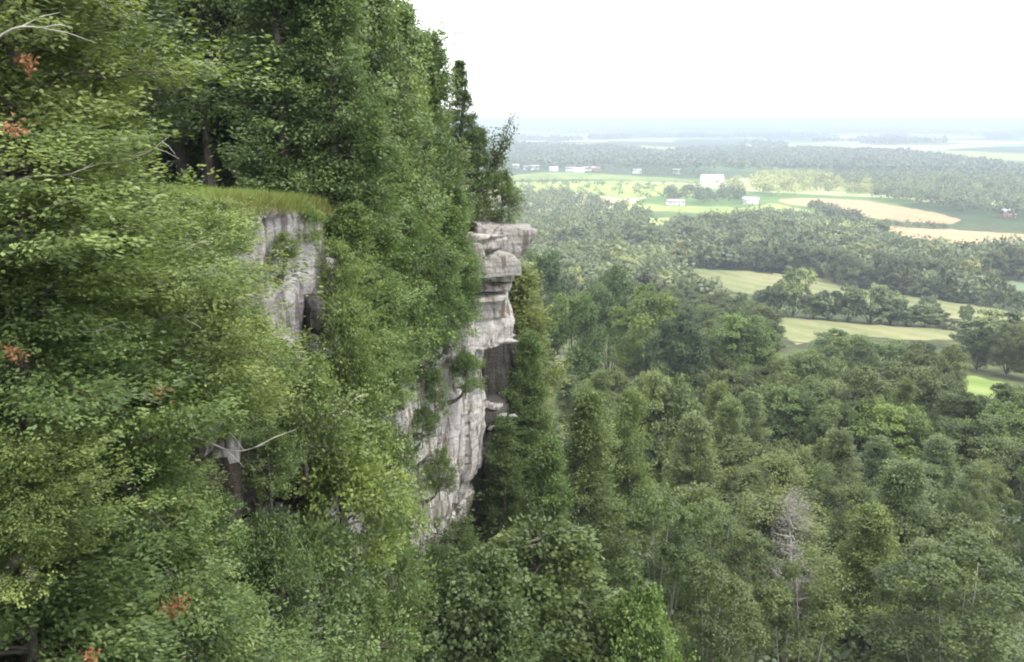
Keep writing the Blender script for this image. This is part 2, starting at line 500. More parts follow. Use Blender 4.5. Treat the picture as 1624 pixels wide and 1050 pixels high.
def vnoise(x, y, seed):
    """smooth value noise 2-D"""
    g = np.random.RandomState(seed).rand(64, 64)
    xi, yi = np.floor(x).astype(int), np.floor(y).astype(int)
    fx, fy = x - xi, y - yi
    fx, fy = fx * fx * (3 - 2 * fx), fy * fy * (3 - 2 * fy)
    G = lambda a, b: g[a % 64, b % 64]
    return (G(xi, yi) * (1 - fx) + G(xi + 1, yi) * fx) * (1 - fy) + (G(xi, yi + 1) * (1 - fx) + G(xi + 1, yi + 1) * fx) * fy - .5

def block_relief(s, z, seed, jw=1.0, bh=1.4, amp=.4):
    """jointed limestone: beds of uneven height split by vertical joints, each block standing proud by its own amount"""
    q = np.random.RandomState(seed)
    s = s + .35 * vnoise(s * .5, z * .25, seed + 1) + .12 * vnoise(s * 2, z * 1.2, seed + 2)
    z = z + .3 * vnoise(s * .3, z * .3, seed + 3) + .1 * vnoise(s * 1.5, z * 1.5, seed + 4)
    be = np.cumsum(q.uniform(.5, 2.6, 90) * bh) + 60
    bi = np.searchsorted(be, z)
    zlo, zhi = be[np.clip(bi - 1, 0, 89)], be[np.clip(bi, 0, 89)]
    je = np.stack([np.cumsum(q.uniform(.45, 1.8, 220) * jw) - 5 for _ in range(6)])
    big = np.cumsum(q.uniform(.8, 2.2, 120) * jw) - 5
    out = np.zeros_like(s); edge = np.zeros_like(s)
    for row in range(6):
        mk = (bi % 6) == row
        jj = je[row]
        ji = np.searchsorted(jj, s[mk])
        h = np.random.RandomState(seed + 50).rand(100, 230)
        off = h[bi[mk] % 100, ji % 230] - .5
        slo, shi = jj[np.clip(ji - 1, 0, 219)], jj[np.clip(ji, 0, 219)]
        e = np.minimum(s[mk] - slo, shi - s[mk])
        out[mk] = off * amp
        edge[mk] = e
    ez = np.minimum(z - zlo, zhi - z) + .05
    bk = np.searchsorted(big, s)
    hb = np.random.RandomState(seed + 70).rand(130)
    out += (hb[bk % 130] - .5) * amp * 1.1
    out += (np.random.RandomState(seed + 71).rand(100)[bi % 100] - .5) * amp * .7
    out -= .13 * np.exp(-(edge / .05) ** 2) + .12 * np.exp(-(ez / .05) ** 2)
    for f, a in ((.8, .2), (1.9, .13), (4.3, .08), (9, .045)):
        out += a * 2 * vnoise(s * f * 1.25, z * f * .35, seed + int(f * 10))
    return out

def profile(z, w):
    """how far the prow stands out at each height (metres, before the joints)"""
    dz = z - CAMZ
    o = np.interp(dz, [-19, -18, -15, -13, -10.6, -9.6, -9.1, -8.4, -7.2, -6.7, -6.0, -5.3, -4.4, -3.6],
                      [-2.9, -2.4, -1.15, -1.0, -1.35, -1.1, .75, .95, .6, .45, .55, .9, 1.5, 1.6])
    return o * w

def build_cliff():
    root = link('cliff', None)
    root.empty_display_size = 2
    props(root, 'pale grey jointed limestone cliff with an overhanging prow', kind='structure')
    def sheet(name, s0, s1, ds, z0, dzz, seed, mat, amp, top=True, zcap=None):
        ss = np.arange(s0, s1 + ds, ds)
        rz = rim_z(ss)
        if zcap is not None: rz = np.minimum(rz, zcap)
        nz = int((CAMZ - 2 - z0) / dzz)
        T = np.linspace(0, 1, nz)
        S = np.repeat(ss[None], nz, 0)
        Z = z0 + (rz - z0)[None] * T[:, None]
        x, y, nx, ny = cliff_xy(S)
        w = np.exp(-((S - S_PROW + .3) / 2.6) ** 2)
        fade = np.clip((1 - T[:, None]) * nz * dzz / .4, .0, 1)
        o = block_relief(S, Z, seed, amp=amp) * (.35 + .65 * fade) + profile(Z, w)
        V = np.stack([x + nx * o, y + ny * o, Z], -1)
        # close over the rim to the back
        if top:
            back = np.stack([x[-1] - nx[-1] * 1.6, y[-1] - ny[-1] * 1.6, Z[-1] + .05], -1)[None]
            V = np.concatenate([V, back])
        n, k = V.shape[:2]
        i = np.arange(n - 1)[:, None] * k; j = np.arange(k - 1)[None]
        F = np.stack([i + j, i + j + 1, i + k + j + 1, i + k + j], -1).reshape(-1, 4)
        if isinstance(mat, list):
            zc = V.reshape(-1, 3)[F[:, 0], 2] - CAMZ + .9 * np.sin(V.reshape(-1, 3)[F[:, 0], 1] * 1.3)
            fm = ((zc < -5.2) & (zc > -9.0)).astype(int)  # band of rock that carries the soil tone and the hollow's painted shade
        else: fm = None
        return link(name, mesh_np(name, V.reshape(-1, 3), F, mat, fmat=fm), root)
    sm = S_AT(15)
    se = S_AT(30.5)
    sheet('rock_face', 0, sm, .30, CAMZ - 31, .30, 11, [M['rock_grey'], M['rock_soil_shade']], .45)
    sheet('rock_face', sm, se, .13, CAMZ - 31, .13, 11, [M['rock_grey'], M['rock_soil_shade']], .5)
    sheet('rock_face', se, S_PROW + 6, .07, CAMZ - 29, .07, 11, M['rock'], .5)
    sheet('rock_face', S_PROW + 6, _s[-1], .5, CAMZ - 31, .5, 11, M['rock'], .45)
    return root
CLIFF = build_cliff()

def rock_block(size, seed, cuts=3):
    """a quarry-shaped block: a box with knocked-off corners and broken faces"""
    q = np.random.RandomState(seed)
    n = 7
    g = np.linspace(-1, 1, n)
    V, F, off = [], [], 0
    for ax in range(3):
        for sg in (-1, 1):
            a, b = np.meshgrid(g, g, indexing='ij')
            P = np.zeros((n, n, 3)); P[..., ax] = sg; P[..., (ax + 1) % 3] = a; P[..., (ax + 2) % 3] = b
            i = np.arange(n - 1)[:, None] * n; j = np.arange(n - 1)[None]
            f = np.stack([i + j, i + n + j, i + n + j + 1, i + j + 1], -1).reshape(-1, 4)
            if sg < 0: f = f[:, ::-1]
            V.append(P.reshape(-1, 3)); F.append(f + off); off += n * n
    V = np.concatenate(V); F = np.concatenate(F)
    # clip by random planes = flat fractures
    for _ in range(cuts + 8):
        d = q.normal(size=3); d /= np.linalg.norm(d)
        lim = q.uniform(.85, 1.2)
        t = V @ d - lim
        V = np.where(t[:, None] > 0, V - np.outer(t, d), V)
    ph = q.uniform(0, 9, 3)
    for f, am in ((2.1, .03), (4.7, .025), (9., .02)):
        V = V + am * np.stack([np.sin(V[:, 1] * f + ph[0]) * np.cos(V[:, 2] * f * 1.3), np.sin(V[:, 2] * f + ph[1]) * np.cos(V[:, 0] * f), np.sin(V[:, 0] * f * 1.2 + ph[2]) * np.cos(V[:, 1] * f)], -1)
    return V * np.asarray(size) / 2, F

def put_block(name, c, size, rz, seed, mat, parent, tilt=0, label=None):
    V, F = rock_block(size, seed)
    o = link(name, mesh_np(name, V, F, mat), parent, Vector(c))
    o.rotation_euler = (tilt, tilt * .6, rz)
    if label: props(o, label)
    return o
# the cap of the prow: blocks that the photo lets one tell apart (photo x, photo y, distance, size)
CAPS = [
 (797, 376, 37.6, (2.5, 2.6, 1.3), .25, 1, 'rock_cap'), (822, 372, 38.6, (1.0, 1.8, .8), .1, 2, 'rock_cap'), (756, 388, 36.3, (1.7, 1.6, .7), .5, 3, 'rock_cap'),
 (768, 412, 36.6, (2.3, 2.1, 1.1), .45, 4, 'rock_cap'), (795, 404, 37.4, (1.5, 1.9, .55), .2, 5, 'rock_cap'), (775, 434, 36.9, (1.75, 1.9, .42), .3, 6, 'rock'),
 (742, 402, 35.6, (1.0, 1.4, .9), .6, 7, 'rock_cap'), (781, 452, 37.0, (1.5, 1.7, .38), .3, 8, 'rock'), (770, 470, 36.7, (1.4, 1.5, .30), .35, 9, 'rock'),
 (789, 425, 37.5, (1.2, 1.7, .4), .15, 10, 'rock_cap'),
]
for (px, py, d, size, rz, sd, mt) in CAPS:
    put_block('rock_block', at(px, py, d), size, rz, sd, M[mt], CLIFF)

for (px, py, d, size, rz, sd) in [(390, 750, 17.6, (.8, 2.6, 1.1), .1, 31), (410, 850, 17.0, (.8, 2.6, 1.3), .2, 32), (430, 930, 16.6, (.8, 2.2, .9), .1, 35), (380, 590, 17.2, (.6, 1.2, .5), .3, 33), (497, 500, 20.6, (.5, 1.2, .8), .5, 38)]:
    put_block('rock_block', at(px, py, d), size, rz, sd, M['rock_shade'], CLIFF, label='rock coloured dark as shade in a hollow of the overgrown cliff')  # the hollows' shade is put into the colour of these blocks
# recess under the far side of the prow, its deep shade painted into the rock
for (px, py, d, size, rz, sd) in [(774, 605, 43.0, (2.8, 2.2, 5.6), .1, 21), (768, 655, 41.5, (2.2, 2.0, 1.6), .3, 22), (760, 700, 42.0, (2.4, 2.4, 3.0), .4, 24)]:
    put_block('rock_block', at(px, py, d), size, rz, sd, M['rock_shade'], CLIFF, label='rock coloured dark as shade in the recess beyond the prow')

# plateau behind the rim
def build_plateau():
    ss = np.linspace(0, _s[-1], 130)
    x, y, nx, ny = cliff_xy(ss)
    offs = np.array([.5, 1.2, 2, 3.5, 6, 10, 16, 30, 60., 110])
    rows = []
    for o in offs:
        z = rim_z(ss) + .1 + .05 * min(o, 110) + .12 * np.sin(ss * .9 + o)
        rows.append(np.stack([x - nx * o, np.where(True, y - ny * o, y), z], -1))
    V = np.array(rows); n, k = V.shape[:2]
    i = np.arange(n - 1)[:, None] * k; j = np.arange(k - 1)[None]
    F = np.stack([i + j, i + j + 1, i + k + j + 1, i + k + j], -1).reshape(-1, 4)
    o = link('plateau_ground', mesh_np('plateau_ground', V.reshape(-1, 3), F, M['forest_floor'], smooth=True))
    props(o, 'shaded forest soil on top of the cliff', kind='structure')
build_plateau()

# ------------------------------------------------------------------ foliage generators
def leaves_to_mesh(P, D, N, L, W):
    """P base point, D long direction, N normal, L length, W width -> diamond quads"""
    D = D / (np.linalg.norm(D, axis=-1, keepdims=True) + 1e-9)
    Sd = np.cross(D, N); Sd /= np.linalg.norm(Sd, axis=-1, keepdims=True) + 1e-9
    L = np.broadcast_to(np.asarray(L), P.shape[:1])[:, None]; W = np.broadcast_to(np.asarray(W), P.shape[:1])[:, None]
    a = P; b = P + D * L * .45 + Sd * W * .5; c = P + D * L; d = P + D * L * .45 - Sd * W * .5
    V = np.stack([a, b, c, d], 1).reshape(-1, 3)
    F = np.arange(len(P) * 4).reshape(-1, 4)
    return V, F

def boughs(h, r, B, T, K, lf, seed, base=.08, env='cone', rise=.25, flat=.35, lump=.22, wide=.42, inner=.22, wf=.5, cl=3, puff=1.5, tw=.45, bt=.12, nup=.7, droop=0., nj=.3):
    """a crown of flat leafy boughs about a trunk; returns leaf V, F, tint and the limb paths"""
    q = np.random.RandomState(seed)
    t = base + (1 - base) * q.rand(B) ** .9
    az = q.uniform(0, 2 * math.pi, B)
    if env == 'cone': Rr = r * np.minimum(1, (t - base) / .16 + .45) * (1 - t) ** .68 + .05 * r
    elif env == 'spire': Rr = r * np.minimum(1, (t - base) / .1 + .6) * (1 - t) ** .95 + .03 * r
    elif env == 'col': Rr = r * np.minimum(1, (t - base) / .12 + .5) * (1 - t ** 2.2) ** .6 + .04 * r
    else: Rr = r * np.sqrt(np.clip(1 - ((t - .42) / .6) ** 2, .02, 1))
    ph = q.uniform(0, 6.28, 6)
    lm = 1 + lump * (np.sin(2 * az + ph[0] + 5 * t) + np.sin(3 * az + ph[1] - 9 * t) + np.sin(az + ph[2] + 14 * t)) / 1.7
    Ln = Rr * lm * q.uniform(.72, 1.12, B)
    rad = np.stack([np.cos(az), np.sin(az), np.zeros(B)], -1)
    a = q.uniform(-.25, .2, B) + rise * t
    b = q.uniform(.05, .4, B) * (1 if env != 'dome' else -.4)
    o = np.stack([np.zeros(B), np.zeros(B), t * h - Ln * a * .5], -1)
    up = np.array([0, 0, 1.])
    axis = lambda s: o[:, None] + rad[:, None] * (Ln[:, None] * s)[..., None] + up * (Ln[:, None] * (a[:, None] * s + b[:, None] * s * s))[..., None]
    s = np.sort(q.uniform(inner, 1, (B, T)), 1)
    pb = axis(s)                                                       # B,T,3
    side = np.stack([-np.sin(az), np.cos(az), np.zeros(B)], -1)
    sg = np.where(q.rand(B, T) < .5, -1., 1.)
    tl = (wide * Ln[:, None] + .06 * r) * (np.sin(math.pi * np.clip(s * .82 + .1, 0, 1)) ** .7) * q.uniform(.5, 1.1, (B, T))
    td = side[:, None] * (sg * q.uniform(.5, 1.1, (B, T)))[..., None] + rad[:, None] * q.uniform(.3, 1.2, (B, T))[..., None] + up * q.uniform(-.35, tw, (B, T))[..., None]
    td /= np.linalg.norm(td, axis=-1, keepdims=True)
    ci = q.randint(0, cl, (B, T, K))
    u = np.clip((ci + .75) / cl + q.normal(size=(B, T, K)) * .05, 0, 1.1)
    cj = q.normal(size=(B, T, cl, 3)) * np.array([1, 1, .8]) * (lf * puff * .9)
    jit = q.normal(size=(B, T, K, 3)) * np.array([1, 1, flat + .25]) * (lf * puff * .62) + np.take_along_axis(cj, ci[..., None].repeat(3, -1), 2)
    ct_ = np.take_along_axis(q.normal(size=(B, T, cl)), ci, 2)
    P = pb[:, :, None] + td[:, :, None] * (tl[..., None] * u)[..., None] + jit
    P = P + up * (.22 * tl[..., None] * (u ** 2 - .35))[..., None]
    D = td[:, :, None] * .9 + rad[:, None, None] * .5 + q.normal(size=P.shape) * .55
    nc_ = q.normal(size=(B, T, cl, 3)) * .38
    N = up * nup + rad[:, None, None] * .6 + np.take_along_axis(nc_, ci[..., None].repeat(3, -1), 2) + q.normal(size=P.shape) * nj
    D = D - up * droop
    Lf = lf * q.uniform(.7, 1.35, u.shape)
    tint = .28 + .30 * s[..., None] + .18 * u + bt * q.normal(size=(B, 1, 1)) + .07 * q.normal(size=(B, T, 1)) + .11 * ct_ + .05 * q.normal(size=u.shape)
    V, F = leaves_to_mesh(P.reshape(-1, 3), D.reshape(-1, 3), N.reshape(-1, 3), Lf.ravel(), Lf.ravel() * wf)
    tint = np.clip(np.repeat(tint.ravel(), 4), 0, 1)
    st = np.linspace(0, .9, 5)[None].repeat(B, 0)
    ax = axis(st)
    paths = [(ax[i], np.linspace(.012 * Ln[i] + .004, .003, 5) * (1.3 + .5 * r / 3)) for i in range(0, B, 2)]
    return V, F, tint, paths

def lobes(h, r, nl, nc, K, lf, seed, base=.25, wf=.7):
    """a broadleaf crown: rounded lobes carrying clumps of leaves; returns leaf V, F, tint and limb paths"""
    q = np.random.RandomState(seed)
    cz = h * (base + (1 - base) * .52); hz_ = h * (1 - base) * .5
    k = np.arange(nl)
    th = k * 2.399 + q.uniform(-.4, .4, nl)
    ct = 1 - 1.75 * (k + .5) / nl
    stt = np.sqrt(1 - ct ** 2)
    lr = r * q.uniform(.30, .52, nl)
    C = np.stack([np.cos(th) * stt * (r - lr * .75), np.sin(th) * stt * (r - lr * .75), cz + ct * (hz_ - lr * .6)], -1)
    C += q.normal(size=C.shape) * r * .07
    # clumps on each lobe
    e = q.normal(size=(nl, nc, 3)); e[..., 2] += .45
    e /= np.linalg.norm(e, axis=-1, keepdims=True)
    cr = lr[:, None] * q.uniform(.22, .42, (nl, nc))
    cc = C[:, None] + e * (lr[:, None] * q.uniform(.62, 1.05, (nl, nc)))[..., None] * np.array([1, 1, .85])
    g = q.normal(size=(nl, nc, K, 3)); g[..., 2] += .35
    g /= np.linalg.norm(g, axis=-1, keepdims=True)
    P = cc[:, :, None] + g * (cr[..., None] * q.uniform(.35, 1.1, (nl, nc, K)))[..., None] * np.array([1.1, 1.1, .8])
    N = g * .6 + e[:, :, None] * .6 + np.array([0, 0, .5]) + q.normal(size=P.shape) * .28
    D = q.normal(size=P.shape) + g * .3
    Lf = lf * q.uniform(.7, 1.3, P.shape[:-1])
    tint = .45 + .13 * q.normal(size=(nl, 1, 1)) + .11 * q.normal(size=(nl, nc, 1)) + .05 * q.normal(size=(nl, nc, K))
    V, F = leaves_to_mesh(P.reshape(-1, 3), D.reshape(-1, 3), N.reshape(-1, 3), Lf.ravel(), Lf.ravel() * wf)
    tint = np.clip(np.repeat(tint.ravel(), 4), 0, 1)
    paths = []
    for i in range(nl):
        p0 = np.array([0, 0, h * base * q.uniform(.8, 1.5)])
        mid = (p0 + C[i]) / 2 + np.array([0, 0, -.05 * h])
        tt = np.linspace(0, 1, 5)[:, None]
        paths.append(((1 - tt) ** 2 * p0 + 2 * tt * (1 - tt) * mid + tt ** 2 * C[i], np.linspace(.022 * r, .004 * r, 5)))
    return V, F, tint, paths

def trunk_path(h, r0, seed, bend=.03, k=8, top=.97):
    q = np.random.RandomState(seed)
    t = np.linspace(0, top, k)
    ph = q.uniform(0, 6.28, 2)
    P = np.stack([bend * h * np.sin(t * 4 + ph[0]) * t, bend * h * np.sin(t * 3 + ph[1]) * t, t * h - .4 * (t == 0)], -1)
    return P, r0 * (1 - t) ** .8 + .012 * r0 + .01

def tree_parts(kind, h, r, seed, gen, leafmat, barkmat='bark', r0=None, **kw):
    V, F, ti, paths = gen(h, r, seed=seed, **kw)
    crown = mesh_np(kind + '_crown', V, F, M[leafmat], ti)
    tp = [trunk_path(h, r0 or .017 * h + .02, seed)]
    Vt, Ft = tubes(tp + paths, 5)
    tr = mesh_np(kind + '_trunk', Vt, Ft, M[barkmat], smooth=True)
    return dict(crown=crown, trunk=tr, h=h, r=r)

VAR = {}
# mid distance cedars (seen at 25 to 100 m)
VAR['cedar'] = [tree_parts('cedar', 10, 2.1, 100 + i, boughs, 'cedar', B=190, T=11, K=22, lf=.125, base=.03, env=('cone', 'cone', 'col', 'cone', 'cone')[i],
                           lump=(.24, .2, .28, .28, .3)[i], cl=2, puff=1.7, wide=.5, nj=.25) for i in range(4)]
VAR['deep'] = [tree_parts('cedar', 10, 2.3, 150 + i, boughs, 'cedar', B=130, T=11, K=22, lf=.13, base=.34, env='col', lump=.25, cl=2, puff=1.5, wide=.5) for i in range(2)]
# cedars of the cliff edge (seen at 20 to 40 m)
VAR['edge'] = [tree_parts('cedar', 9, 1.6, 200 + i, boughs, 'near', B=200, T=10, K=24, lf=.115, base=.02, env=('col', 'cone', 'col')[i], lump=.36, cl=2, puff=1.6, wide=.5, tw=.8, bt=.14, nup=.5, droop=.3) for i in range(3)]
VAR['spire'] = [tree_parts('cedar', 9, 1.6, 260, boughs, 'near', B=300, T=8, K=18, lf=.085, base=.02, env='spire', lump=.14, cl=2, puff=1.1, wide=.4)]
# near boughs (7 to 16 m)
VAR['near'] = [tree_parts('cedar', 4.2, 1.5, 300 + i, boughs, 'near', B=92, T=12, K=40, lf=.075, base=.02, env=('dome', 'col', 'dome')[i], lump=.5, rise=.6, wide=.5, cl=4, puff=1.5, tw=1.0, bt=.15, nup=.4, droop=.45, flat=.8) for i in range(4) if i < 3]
# shrubs on the cliff (15 to 35 m)
VAR['shrub'] = [tree_parts('shrub', 1.8, 1.0, 400 + i, boughs, 'near', r0=.04, B=80, T=9, K=20, lf=.07, base=.02, env='dome', lump=.35, wide=.5, cl=2, puff=1.5, tw=.8) for i in range(3)]
# layered broadleaf tree, close
VAR['maple'] = [tree_parts('maple', 12, 3.3, 500 + i, boughs, 'broad', B=230, T=12, K=18, lf=.16, base=.12, env='dome', lump=.32, rise=.15, wide=.38, wf=.7, cl=2, puff=1.3) for i in range(1)]
# broadleaf, 60-250 m
VAR['broad'] = [tree_parts('broadleaf', 12, 4.6, 600 + i, lobes, 'broad', nl=14, nc=26, K=80, lf=.25, base=.05) for i in range(4)]
VAR['birch'] = [tree_parts('birch', 12, 2.6, 700 + i, lobes, 'cedar', barkmat='birch', r0=.06, nl=14, nc=26, K=80, lf=.14, base=.04, wf=.6) for i in range(2)]
# hedgerow trees, 250-800 m
VAR['hedge'] = [tree_parts('hedgerow', 12, 5.2, 800 + i, lobes, 'far', nl=9, nc=17, K=44, lf=.52, base=.02, wf=.85) for i in range(4)]

NOCROSS = []
def tree(name, var, loc, h, r, label, cat='tree', group=None, color=(1, 1, 1), rz=None, lean=(0, 0), seed=0):
    q = random.Random(seed * 7 + int(loc[0] * 31) + int(loc[1] * 17))
    o = link(name, None, None, Vector(loc)); o.empty_display_size = .5
    props(o, label, cat, group)
    o.rotation_euler = (lean[0], lean[1], q.uniform(0, 6.28) if rz is None else rz)
    o.scale = (r / var['r'], r / var['r'] * q.uniform(.92, 1.08), h / var['h'])
    t = link('trunk', var['trunk'], o)
    c = link('crown', var['crown'], o)
    c.color = (*color, 1)
    return o

# ------------------------------------------------------------------ scattered forest below
rng = np.random.RandomState(5)
MASK = np.zeros((1100 // 5, 1700 // 5), bool)       # what nearer crowns already cover (5 px cells of the photo)
# the cliff and its trees hide everything left of this outline
CLIFFPOLY = [(-50, -50), (600, -50), (700, 90), (780, 220), (800, 350), (825, 400), (785, 450), (790, 520), (745, 600), (740, 780), (665, 870), (655, 1100), (-50, 1100)]
gy, gx = np.mgrid[0:MASK.shape[0], 0:MASK.shape[1]]
MASK |= in_poly(gx * 5 + 2.5, gy * 5 + 2.5, CLIFFPOLY)

def crown_cells(x, y, z0, h, r, full=.86):
    tx, ty = proj((x, y, z0 + h)); bx, by = proj((x, y, z0 + h * .12))
    d = math.hypot(x, y)
    w = r * FPX / d * full
    cy_, hh = (ty + by) / 2, abs(by - ty) / 2 * .95
    j0, j1 = max(0, int((tx - w) / 5)), min(MASK.shape[1], int((tx + w) / 5) + 2)
    i0, i1 = max(0, int((cy_ - hh) / 5)), min(MASK.shape[0], int((cy_ + hh) / 5) + 2)
    if j1 <= j0 or i1 <= i0: return None
    yy, xx = np.mgrid[i0:i1, j0:j1]
    el = ((xx * 5 + 2.5 - tx) / w) ** 2 + ((yy * 5 + 2.5 - cy_) / hh) ** 2 < 1
    fr = (xx * 5 < 1624) & (yy * 5 < 1050)
    return (slice(i0, i1), slice(j0, j1)), el & fr

def field_clear(x, y, z0, h, lim=520):
    n = 0
    for f in (0, .25, .5, .75, .95):
        for g in (-.6, .6):
            bx, by = proj((x + g * 4.5, y, z0 + h * f))
            for _, _, _, poly in FIELDS:
                if in_poly(bx, by, poly):
                    n += 1
                    break
    return n <= 1

COPSE = []
LAND = []      # landmark trees: (px, py, phrase)
PLACED = []    # dicts of generic trees awaiting labels

def take(x, y, z0, h, r, force=False, need=.12):
    cc = crown_cells(x, y, z0, h, r)
    if cc is None: return force
    sl, el = cc
    tot = el.sum()
    if tot == 0: return force
    free = (el & ~MASK[sl]).sum()
    if not force and free / tot < need: return False
    MASK[sl] |= el
    return True

# hand-placed trees: kind, photo x, photo y of the tip, distance, crown radius, colour, label, phrase
HAND = [
 ('maple', 858, 852, 27.0, 3.2, (.72, .78, .68), 'dark layered maple at the foot of the cliff', 'the dark layered maple', 'tree'),
 ('maple', 760, 905, 24.5, 2.5, (.6, .68, .62), 'darker maple tucked against the lowest rock of the cliff', 'the maple against the cliff', 'tree'),
 ('maple', 1015, 955, 25.0, 1.7, (.85, 1.02, .7), 'small fresh green sapling right of the dark layered maple', 'the fresh green sapling', 'tree'),
 ('cedar', 820, 642, 42, 2.0, (.85, 1.0, .85), 'dark green cedar close beside the foot of the rock face', 'the cedar beside the rock face', 'tree'),
 ('cedar', 935, 628, 41, 2.1, (.95, 1.0, .85), 'tall broad cedar with brownish shade in its crown, right of the rock face', 'the tall brownish cedar', 'tree'),
 ('cedar', 868, 700, 37, 1.7, (.8, .95, .75), 'low dense cedar in front of the tall brownish cedar', 'the low dense cedar', 'tree'),
 ('cedar', 1000, 625, 46, 1.5, (1, 1.05, .9), 'slim cedar standing just behind the tall brownish cedar', 'the slim cedar', 'tree'),
 ('cedar', 838, 528, 42.2, 1.35, (.8, .92, .75), 'olive cedar right of the dark recess beyond the prow', 'the olive cedar by the recess', 'tree'),
 ('cedar', 800, 668, 39.5, 1.3, (.7, .8, .65), 'small dark cedar below the rubble beside the rock face', 'the small cedar under the rubble', 'tree'),
 ('birch', 1055, 790, 38, 2.2, (.95, 1.05, .9), 'round topped olive birch right of the dark layered maple', 'the round topped birch', 'tree'),
 ('birch', 1140, 895, 32, 2.2, (1.0, 1.0, .9), 'birch with a pale forked trunk showing near the bottom edge', 'the forked birch', 'tree'),
 ('birch', 1275, 900, 34, 2.2, (1.02, 1.02, .88), 'birch with drooping crown and white trunk below the grey dead tree', 'the drooping birch', 'tree'),
 ('birch', 1535, 872, 38, 3.6, (.98, 1.0, .9), 'broad birch like tree with spreading crown and bare pale branches', 'the wide spreading tree', 'tree'),
 ('cedar', 1385, 808, 45, 2.4, (1.05, 1.08, .85), 'large pointed cedar standing in front of the dark gap', 'the large pointed cedar', 'tree'),
 ('broad', 1060, 590, 76, 3.8, (1.15, 1.15, 1.2), 'pale grey green broadleaf with whitish branches amid the cedars', 'the pale grey broadleaf', 'tree'),
 ('broad', 1030, 462, 150, 6.2, (1.25, 1.3, .8), 'yellow green round tree standing out above the forest', 'the yellow green round tree', 'tree'),
 ('broad', 968, 432, 165, 6.0, (.7, .85, .8), 'dark green spreading tree left of the yellow green round tree', 'the dark spreading tree', 'tree'),
 ('broad', 860, 402, 190, 6.5, (.72, .85, .85), 'large dark tree seen just right of the prow of the cliff', 'the large dark tree by the prow', 'tree'),
 ('broad', 1185, 500, 150, 6.6, (.95, 1.12, .8), 'wide green maple beside the corner of the pale hay field', 'the wide green maple', 'tree'),
 ('broad', 1080, 505, 140, 5.0, (.55, .66, .72), 'dark blue green tree between the wide maple and the yellow green tree', 'the dark blue green tree', 'tree'),
 ('broad', 1330, 528, 190, 6.5, (.9, 1.05, .8), 'spreading tree at the near edge of the pale hay field', 'the spreading tree by the hay field', 'tree'),
 ('broad', 1410, 545, 165, 6.5, (.85, .98, .8), 'rounded tree right of the spreading tree at the field edge', 'the rounded field edge tree', 'tree'),
 ('broad', 1425, 640, 92, 4.8, (1.2, 1.3, .85), 'bright lime green round tree in the middle of the near wood', 'the lime green round tree', 'tree'),
 ('broad', 1600, 650, 92, 5.0, (1.15, 1.25, .85), 'light green broadleaf at the right edge below the meadow strip', 'the light green edge tree', 'tree'),
 ('broad', 1490, 625, 110, 4.2, (.65, .72, .78), 'dark grey green tree between the two bright round trees', 'the dark grey green tree', 'tree'),
 ('broad', 910, 470, 125, 4.6, (.9, 1.05, .8), 'green tree below the large dark tree by the prow', 'the green tree below the prow', 'tree'),
 ('broad', 1250, 610, 100, 4.3, (.85, .95, .8), 'dull green rounded tree beneath the hay field corner', 'the dull green rounded tree', 'tree'),
]
for k, (px, top, foot, r) in enumerate([(1212, 458, 500, 5.5), (1236, 448, 502, 5), (1262, 428, 504, 6.5), (1292, 468, 506, 5), (1318, 462, 508, 6), (1350, 455, 511, 6.5), (1384, 456, 513, 7), (1416, 466, 516, 6), (1442, 478, 518, 6), (1470, 484, 520, 5.5), (1500, 500, 523, 4.5),
        (1475, 470, 498, 4), (1534, 482, 516, 2.6), (1560, 505, 560, 7), (1590, 498, 570, 7), (1618, 510, 575, 7), (1596, 445, 492, 4.5), (1545, 455, 484, 5), (1566, 458, 488, 5), (1520, 455, 480, 5), (1490, 452, 476, 5.5), (1620, 462, 496, 5)]):
    g = hit(px, foot)
    words = ['first tree at the left end of the copse between the hay fields', 'second tree from the left in the copse between the hay fields', 'tallest rounded tree of the copse between the hay fields', 'small tree just right of the tallest one in the hay field copse',
             'fifth tree from the left in the hay field copse', 'sixth tree from the left in the hay field copse', 'broad tree in the middle of the hay field copse', 'eighth tree from the left in the hay field copse', 'ninth tree from the left in the hay field copse',
             'last full grown tree at the right end of the hay field copse', 'low bush like tree ending the hay field copse on the right', 'single round tree standing at the back edge of the long hay field', 'lone slender tree standing free in the long hay field', 'dark tree at the left of the group below the long hay field',
             'middle tree of the group below the long hay field at the right', 'tree at the right edge in the group below the long hay field', 'dark conical tree below the blue green crop field', 'tree left of the dark conical one under the crop field', 'rounded tree touching the dark conical one under the crop field',
             'tree just left of the blue green crop field', 'tree at the near side of the wooded belt by the long hay field', 'tree at the right edge under the blue green crop field'][k]
    HAND.append(('hedge', px, top, float(g[1]), r, tuple(np.array([1, 1.05, .9]) * (.8 + .35 * ((k * 7) % 5) / 4)), words, 'COPSE', 'tree'))
for k, (kind, px, py, d, r, col, label, phrase, cat) in enumerate(HAND):
    p = at(px, py, d)
    z0 = float(ground_z(p[0], p[1])) - .3
    h = max(3.0, p[2] - z0)
    if kind == 'maple' and r < 2: h = max(h, 6)
    if r < 2 and kind == 'maple': z0 = p[2] - h
    take(p[0], p[1], z0, h, r, force=True)
    vs = VAR[kind]
    nm = {'maple': 'maple_tree', 'cedar': 'cedar_tree', 'birch': 'birch_tree', 'broad': 'broadleaf_tree', 'hedge': 'broadleaf_tree'}[kind]
    tree(nm, vs[k % len(vs)], (p[0], p[1], z0), h, r, label, 'tree', None, col, seed=k)
    if phrase == 'COPSE': COPSE.append((p[0], p[1]))
    else: LAND.append((px, py + 40, phrase, p[0], p[1]))

